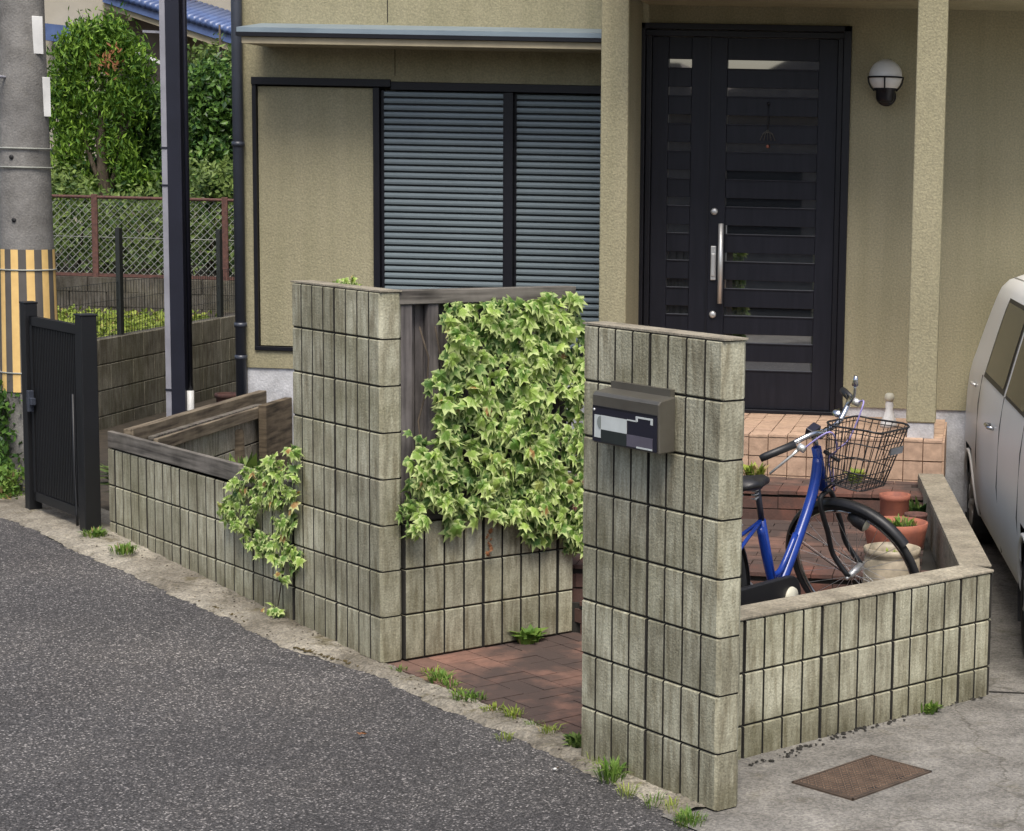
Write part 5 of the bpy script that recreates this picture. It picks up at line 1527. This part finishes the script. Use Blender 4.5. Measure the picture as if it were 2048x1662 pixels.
# basket: wire, mounted ahead of the head tube
def basket():
    S = Matrix.Translation((.90, 0, 0)) @ Matrix.Rotation(steer * .94, 4, 'Z') @ Matrix.Translation((-.93, 0, -.015)) @ Matrix.Translation((1.1, 0, .74)) @ Matrix.Rotation(R(11), 4, 'Y') @ Matrix.Translation((-1.1, 0, -.74))
    mb = MB(); x0, x1 = 1.00, 1.24; wt, wb = .160, .135; z0, z1 = .735, .965
    def ringp(t):
        z = z0 + (z1 - z0) * t; w__ = wb + (wt - wb) * t; xa = x0 + .03 * (1 - t); xb = x1 - .03 + .045 * t
        pts_ = []; r = .05
        for cx_, cy_, a0 in ((xb - r, w__ - r, 0), (xa + r, w__ - r, 90), (xa + r, -w__ + r, 180), (xb - r, -w__ + r, 270)):
            for k in range(5): a = R(a0 + 22.5 * k); pts_.append((cx_ + r * math.cos(a), cy_ + r * math.sin(a), z + (.035 * t * math.sin((cx_ - xa) * 6))))
        return pts_
    for t, r in ((0, .003), (.28, .0022), (.52, .0022), (.76, .0022), (.93, .0022), (1, .0045)): mb.tube(ringp(t), r, 5, 0, S, closed=True)
    top, bot = ringp(1), ringp(0)
    def interp(pts_, f):
        n = len(pts_); L_ = [0]
        for i in range(n): L_.append(L_[-1] + (Vector(pts_[(i + 1) % n]) - Vector(pts_[i])).length)
        d = f * L_[-1]
        for i in range(n):
            if L_[i + 1] >= d: u = (d - L_[i]) / (L_[i + 1] - L_[i]); return Vector(pts_[i]).lerp(Vector(pts_[(i + 1) % n]), u)
        return Vector(pts_[0])
    for k in range(34): mb.tube([interp(bot, k / 34), interp(top, k / 34)], .0020, 4, 0, S, caps=False)
    for k in range(8):
        y_ = -wb + .02 + k * (2 * wb - .04) / 7; mb.tube([(x0 + .03, y_, z0), (x1 - .06, y_, z0)], .0018, 4, 0, S)
    for k in range(6):
        x_ = x0 + .05 + k * .03; mb.tube([(x_, -wb, z0), (x_, wb, z0)], .0018, 4, 0, S)
    b_ = ob('basket', mb.mesh('basket', M['blackplastic']), bike)
    mb = MB(); mb.box((1.285 - .015, -.05, .90), (1.285 - .009, .06, .93), 0, S); ob('name_plate', mb.mesh('name_plate', M['chrome']), b_)
    mb = MB(); mb.tube([(1.06, .05, .735), (1.0, .03, .67)], .005, 6, 0, S); mb.tube([(1.06, -.05, .735), (1.0, -.03, .67)], .005, 6, 0, S); mb.tube([(.95, 0, .82), (1.03, 0, .80)], .008, 6, 0, S); ob('basket_stay', mb.mesh('basket_stay', M['blackplastic']), b_)
basket()
mb = MB(); Lm = S @ Matrix.Translation((1.17, -.0, .60)) @ Matrix.Rotation(R(90), 4, 'Y')
mb.lathe([(0, -.05), (.02, -.05), (.034, -.01), (.036, .03), (.033, .036)], 20, 0, Lm); hl = ob('headlight', mb.mesh('headlight', M['blackplastic']), bike)
mb = MB(); mb.lathe([(.033, .034), (.022, .044), (0, .047)], 20, 0, Lm); ob('lens', mb.mesh('lens', M['cream']), hl)
# chain case, crank, pedals
mb = MB(); poly = []
for k in range(13): a = R(90 - 180 * k / 12); poly.append((BB.x + .09 * math.cos(a), BB.z + .09 * math.sin(a)))
for k in range(9): a = R(270 - 180 * k / 8); poly.append((.0 + .05 * math.cos(a), .33 + .05 * math.sin(a)))
n = len(poly)
mb.add([(x, -.075, z) for x, z in poly] + [(x, -.045, z) for x, z in poly], [tuple(range(n)), tuple(range(2 * n - 1, n - 1, -1))] + [(i, (i + 1) % n, (i + 1) % n + n, i + n) for i in range(n)])
cc = ob('chain_case', mb.mesh('chain_case', M['blackplastic']), bike, bevel=.006)
mb = MB(); mb.lathe([(0, -.012), (.042, -.010), (.046, 0), (.046, .006)], 24, 0, Matrix.Translation((BB.x + .0, -.078, BB.z)), (0, 0, 0), 'Y'); ob('disc_cover', mb.mesh('disc_cover', M['cream']), cc)
mb = MB(); mb.tube([BB + Vector((0, -.09, 0)), BB + Vector((.13, -.10, -.09))], .009, 8); mb.tube([BB + Vector((0, .07, 0)), BB + Vector((-.13, .08, .09))], .009, 8); mb.tube([BB + Vector((0, -.1, 0)), BB + Vector((0, .08, 0))], .012, 10); cr = ob('crank', mb.mesh('crank', M['steel']), bike)
for s_, o_ in ((-1, Vector((.13, -.14, -.09))), (1, Vector((-.13, .12, .09)))):
    mb = MB(); c = BB + o_; mb.box((c.x - .04, c.y - .035, c.z - .012), (c.x + .04, c.y + .035, c.z + .012)); ob('pedal', mb.mesh('pedal', M['blackplastic']), cr, bevel=.003)
# rear rack and stand
tb('rear_rack', M['steel'], ([(.22, .05, .62), (-.12, .055, .66), (-.2, 0, .66), (-.12, -.055, .66), (.22, -.05, .62)], .005), ([(-.08, .055, .66), (0, .06, .33)], .004), ([(-.08, -.055, .66), (0, -.06, .33)], .004))
tb('kickstand', M['steel'], ([(0, .075, .33), (-.06, .12, .02), (-.06, -.12, .02), (0, -.075, .33)], .007))

# ================================================================== CAR
def car():
    # local frame: x outward to the left side is negative; build in world-like axes then place
    root = thing('parked_car', 'silver-white boxy small car parked on the driveway beside the low wall', 'car', (0, 0, 0))
    A = Vector((-.035, 11.75, 0)); B = Vector((.32, 7.97, 0))
    d = (B - A); L = d.length; d.normalize(); rgt = Vector((-d.y, d.x, 0))       # d towards camera; rgt = away from the low wall
    root.location = A; root.rotation_euler = (0, 0, math.atan2(d.y, d.x))         # local x along d, local y = rgt
    Wd = 1.47
    # section: (z, inset)
    sec = [(.20, .10), (.24, .045), (.30, .03), (.42, .012), (.60, .0), (.78, .0), (.90, .006), (1.00, .016), (1.08, .03), (1.13, .045), (1.22, .065), (1.32, .088), (1.42, .112), (1.52, .138), (1.60, .165), (1.65, .205), (1.685, .28), (1.70, .42), (1.705, .735)]
    nx = 111; vs = []; fs = []
    def endinset(z, t):      # rounded plan corners and raked rear
        return 0
    rows = len(sec)
    for side in (0, 1):
        for i in range(nx):
            x = L * i / (nx - 1)
            for z, ins in sec:
                e = 0
                r_ = .16 + max(0, z - 1.0) * .25
                for dist in (x, L - x):
                    if dist < r_: e += r_ - math.sqrt(max(r_ * r_ - (r_ - dist) ** 2, 0))
                rake = max(0, z - .95) * (.24 if True else 0)
                xs = x
                if x < L * .3: xs = x + rake * (1 - x / (L * .3))
                fr = max(0, z - 1.02) * 1.0
                if x > L * .7: xs = x - fr * ((x - L * .7) / (L * .3))
                yy = ins + e * .7
                vs.append((xs, yy if side == 0 else Wd - yy, z if z < 1.13 else 1.13 + (z - 1.13) * .86))
    wx = [.42, L - .60]
    def keep(i, k):
        x = L * (i + .5) / (nx - 1); z = (sec[k][0] + sec[k + 1][0]) / 2
        for w__ in wx:
            if (x - w__) ** 2 + (z - .27) ** 2 < .295 ** 2: return False
        return True
    for side in (0, 1):
        o = side * nx * rows
        for i in range(nx - 1):
            for k in range(rows - 1):
                if not keep(i, k): continue
                fs.append((o + i * rows + k, o + (i + 1) * rows + k, o + (i + 1) * rows + k + 1, o + i * rows + k + 1))
    N = nx * rows
    for end in (0, nx - 1):
        for k in range(rows - 1):
            fs.append((end * rows + k, end * rows + k + 1, N + end * rows + k + 1, N + end * rows + k))
    for i in range(nx - 1):
        fs.append((i * rows, (i + 1) * rows, N + (i + 1) * rows, N + i * rows))
        fs.append((i * rows + rows - 1, (i + 1) * rows + rows - 1, N + (i + 1) * rows + rows - 1, N + i * rows + rows - 1))
    mb = MB(); mb.add(vs, fs, 0, True)
    me = mb.mesh('body', M['carpaint'])
    ob('body', me, root)
    def surf(x, zz, out=.004):
        z = zz if zz < 1.13 else 1.13 + (zz - 1.13) / .86
        for (z0, i0), (z1, i1) in zip(sec, sec[1:]):
            if z0 <= z <= z1: ins = i0 + (i1 - i0) * (z - z0) / (z1 - z0); break
        e = 0; r_ = .16 + max(0, z - 1.0) * .25
        for dist in (x, L - x):
            if dist < r_: e += r_ - math.sqrt(max(r_ * r_ - (r_ - dist) ** 2, 0))
        xs = x
        if x < L * .3: xs = x + max(0, z - .95) * .24 * (1 - x / (L * .3))
        return Vector((xs, ins + e * .7 - out, zz))
    # arch lips and liners
    for w__ in wx:
        for yy in (0, 1):
            mb = MB(); y0 = .008 if yy == 0 else Wd - .008
            pts_ = []
            for a in range(-12, 193, 6):
                zz_ = max(.205, .27 + .298 * math.sin(R(a))); q_ = surf(w__ + .298 * math.cos(R(a)), zz_, 0); pts_.append((q_.x, q_.y if yy == 0 else Wd - q_.y, zz_))
            mb.tube(pts_, .012, 8); ob('arch_lip', mb.mesh('arch_lip', M['carpaint']), root)
            mb = MB(); ysg = 1 if yy == 0 else -1; vs2 = []
            for a in range(-30, 211, 10):
                for dpt in (.01, .30): vs2.append((w__ + .305 * math.cos(R(a)), y0 + ysg * dpt, .27 + .305 * math.sin(R(a))))
            m_ = len(vs2) // 2; mb.add(vs2, [(2 * i, 2 * i + 1, 2 * i + 3, 2 * i + 2) for i in range(m_ - 1)])
            mb.box((w__ - .3, y0 + ysg * .30 - .004, .1), (w__ + .3, y0 + ysg * .30 + .004, .56)); ob('arch_liner', mb.mesh('arch_liner', M['rubber']), root)
            # wheel
            mb = MB(); yc = .095 if yy == 0 else Wd - .095
            tm_ = T(w__, yc, .27)
            mb.lathe([(.16, -.07), (.235, -.072), (.262, -.055), (.268, 0), (.262, .055), (.235, .072), (.16, .07)], 36, 0, tm_, (0, 0, 0), 'Y')
            wl = ob('wheel', mb.mesh('wheel', M['rubber']), root)
            mb = MB(); so = -1 if yy == 0 else 1
            mb.lathe([(.168, so * .066), (.155, so * .060), (.150, so * .03), (.0, so * .03)], 36, 0, tm_, (0, 0, 0), 'Y')
            mb.lathe([(.035, so * .068), (.03, so * .074), (0, so * .075)], 16, 0, tm_, (0, 0, 0), 'Y')
            for k in range(7):
                a = 2 * math.pi * k / 7
                mb.tube([(w__ + .02 * math.cos(a), yc + so * .062, .27 + .02 * math.sin(a)), (w__ + .155 * math.cos(a), yc + so * .058, .27 + .155 * math.sin(a))], [.02, .014], 8)
            ob('hubcap', mb.mesh('hubcap', M['steel']), wl)
    def patch(name, x0, x1, z0, z1, mat, out, taper=0, n=14, mz=8, r=.05):
        mb = MB(); vs = []
        for i in range(n + 1):
            for k in range(mz + 1):
                u, v = i / n, k / mz; z = z0 + (z1 - z0) * v
                xa = x0 + taper * v; x = xa + (x1 - xa) * u
                vs.append(surf(x, z, out))
        mb.add(vs, [(i * (mz + 1) + k, (i + 1) * (mz + 1) + k, (i + 1) * (mz + 1) + k + 1, i * (mz + 1) + k + 1) for i in range(n) for k in range(mz)], 0, True)
        return ob(name, mb.mesh(name, mat), root)
    patch('window_seal', .93, 1.96, 1.06, 1.505, M['blackplastic'], .003, .05); patch('window', 1.00, 1.905, 1.09, 1.485, M['carglass'], .006, .05)
    patch('window_seal', 2.03, 2.85, 1.06, 1.505, M['blackplastic'], .003); patch('window', 2.055, 2.80, 1.08, 1.49, M['carglass'], .006)
    def bar(name, pts_, r, mat, flat=None):
        mb = MB(); mb.tube([surf(x, z, o_) for x, z, o_ in pts_], r, 8); return ob(name, mb.mesh(name, mat), root)
    bar('door_handle', [(1.58, .865, .004), (1.60, .87, .03), (1.72, .87, .03), (1.74, .865, .004)], .011, M['chrome'])
    bar('fuel_flap_catch', [(.50, .975, .004), (.52, .98, .02), (.60, .98, .02), (.62, .975, .004)], .010, M['steel'])
    for x in (1.995, 2.9, .86):
        bar('door_seam', [(x, .26 + (.25 if x < .8 else 0), .0005), (x, .6, .0005), (x, .9, .0005), (x, 1.06, .0005)], .004, M['rubber'])
    bar('roof_rail', [(.3, 1.59, .0), (1.2, 1.595, 0), (2.3, 1.59, .0)], .006, M['carpaint'])
    mb = MB(); mb.box((.0, .2, 1.10), (.004, Wd - .2, 1.5)); o = ob('rear_window', mb.mesh('rear_window', M['carglass']), root, T(.03, 0, -.02) @ Matrix.Rotation(R(12), 4, 'Y'))
    mb = MB(); mb.box((-.012, .12, .25), (.10, Wd - .12, .48)); ob('bumper', mb.mesh('bumper', M['carpaint']), root, bevel=.03)
    def fx(z): zz = 1.13 + (z - 1.13) / .86 if z > 1.13 else z; return L - max(0, zz - 1.02) * 1.0
    def front_patch(name, y0, y1, z0, z1, mat, out=.012):
        mb = MB(); vs = [(fx(z) + out, y, z) for z in (z0, (z0 + z1) / 2, z1) for y in (y0, y1)] + [(fx(z) - .06, y, z) for z in (z0, (z0 + z1) / 2, z1) for y in (y0, y1)]
        mb.add(vs, [(0, 1, 3, 2), (2, 3, 5, 4), (6, 8, 9, 7), (8, 10, 11, 9), (0, 6, 7, 1), (4, 5, 11, 10), (0, 2, 8, 6), (2, 4, 10, 8), (1, 7, 9, 3), (3, 9, 11, 5)]); return ob(name, mb.mesh(name, mat), root)
    front_patch('windscreen', .24, Wd - .24, 1.08, 1.46, M['carglass'])
    front_patch('headlight', .14, .40, .66, .80, M['chrome']); front_patch('headlight', Wd - .40, Wd - .14, .66, .80, M['chrome'])
    front_patch('grille', .46, Wd - .46, .68, .76, M['blackplastic']); front_patch('air_intake', .36, Wd - .36, .30, .40, M['blackplastic'])
    front_patch('number_plate', Wd / 2 - .165, Wd / 2 + .165, .44, .60, M['yellow'], .022)
    mb = MB(); mb.box((.05, .2, .16), (L - .1, Wd - .2, .24)); ob('underbody', mb.mesh('underbody', M['rubber']), root)
    mb = MB(); p_ = surf(.10, .8, 0); mb.box((.0, .06, .68), (.09, .20, .92)); ob('tail_lamp', mb.mesh('tail_lamp', M['rust']), root, bevel=.02)
car()

# ================================================================== across the street (seen only as a reflection in the door glass)
op = thing('opposite_house', 'gabled house across the road, mirrored in the front door glass', 'house', (0, 0, 0))
mb = MB(); mb.box((-11, -17, 0), (5, -9, 3.4)); ob('wall', mb.mesh('wall', M['nshade']), op)
def roof_outline(name, pts_, mat):
    mb = MB(); n = len(pts_); vs = [(x, -8.4, z) for x, z in pts_] + [(x, -17.5, z) for x, z in pts_]
    mb.add(vs, [tuple(range(n)), tuple(range(2 * n - 1, n - 1, -1))] + [(i, (i + 1) % n, (i + 1) % n + n, i + n) for i in range(n)]); ob(name, mb.mesh(name, mat), op)
roof_outline('roof', [(-4.4, 3.4), (-2.72, 4.28), (-1.6, 3.95), (1.4, 3.3)], M['nshade'])
roof_outline('lean_to_roof', [(-11.5, 3.4), (-11.5, 3.98), (-4.9, 3.98), (-4.62, 3.4)], M['nshade'])
for x in (-8, -4.5, 1.5):
    mb = MB(); mb.box((x, -9.03, 1.0), (x + 1.6, -8.99, 2.3)); wn_ = ob('window', mb.mesh('window', M['frame']), op)
    mb = MB(); mb.box((x + .08, -9.04, 1.08), (x + 1.52, -9.031, 2.22)); ob('pane', mb.mesh('pane', M['glass']), wn_)
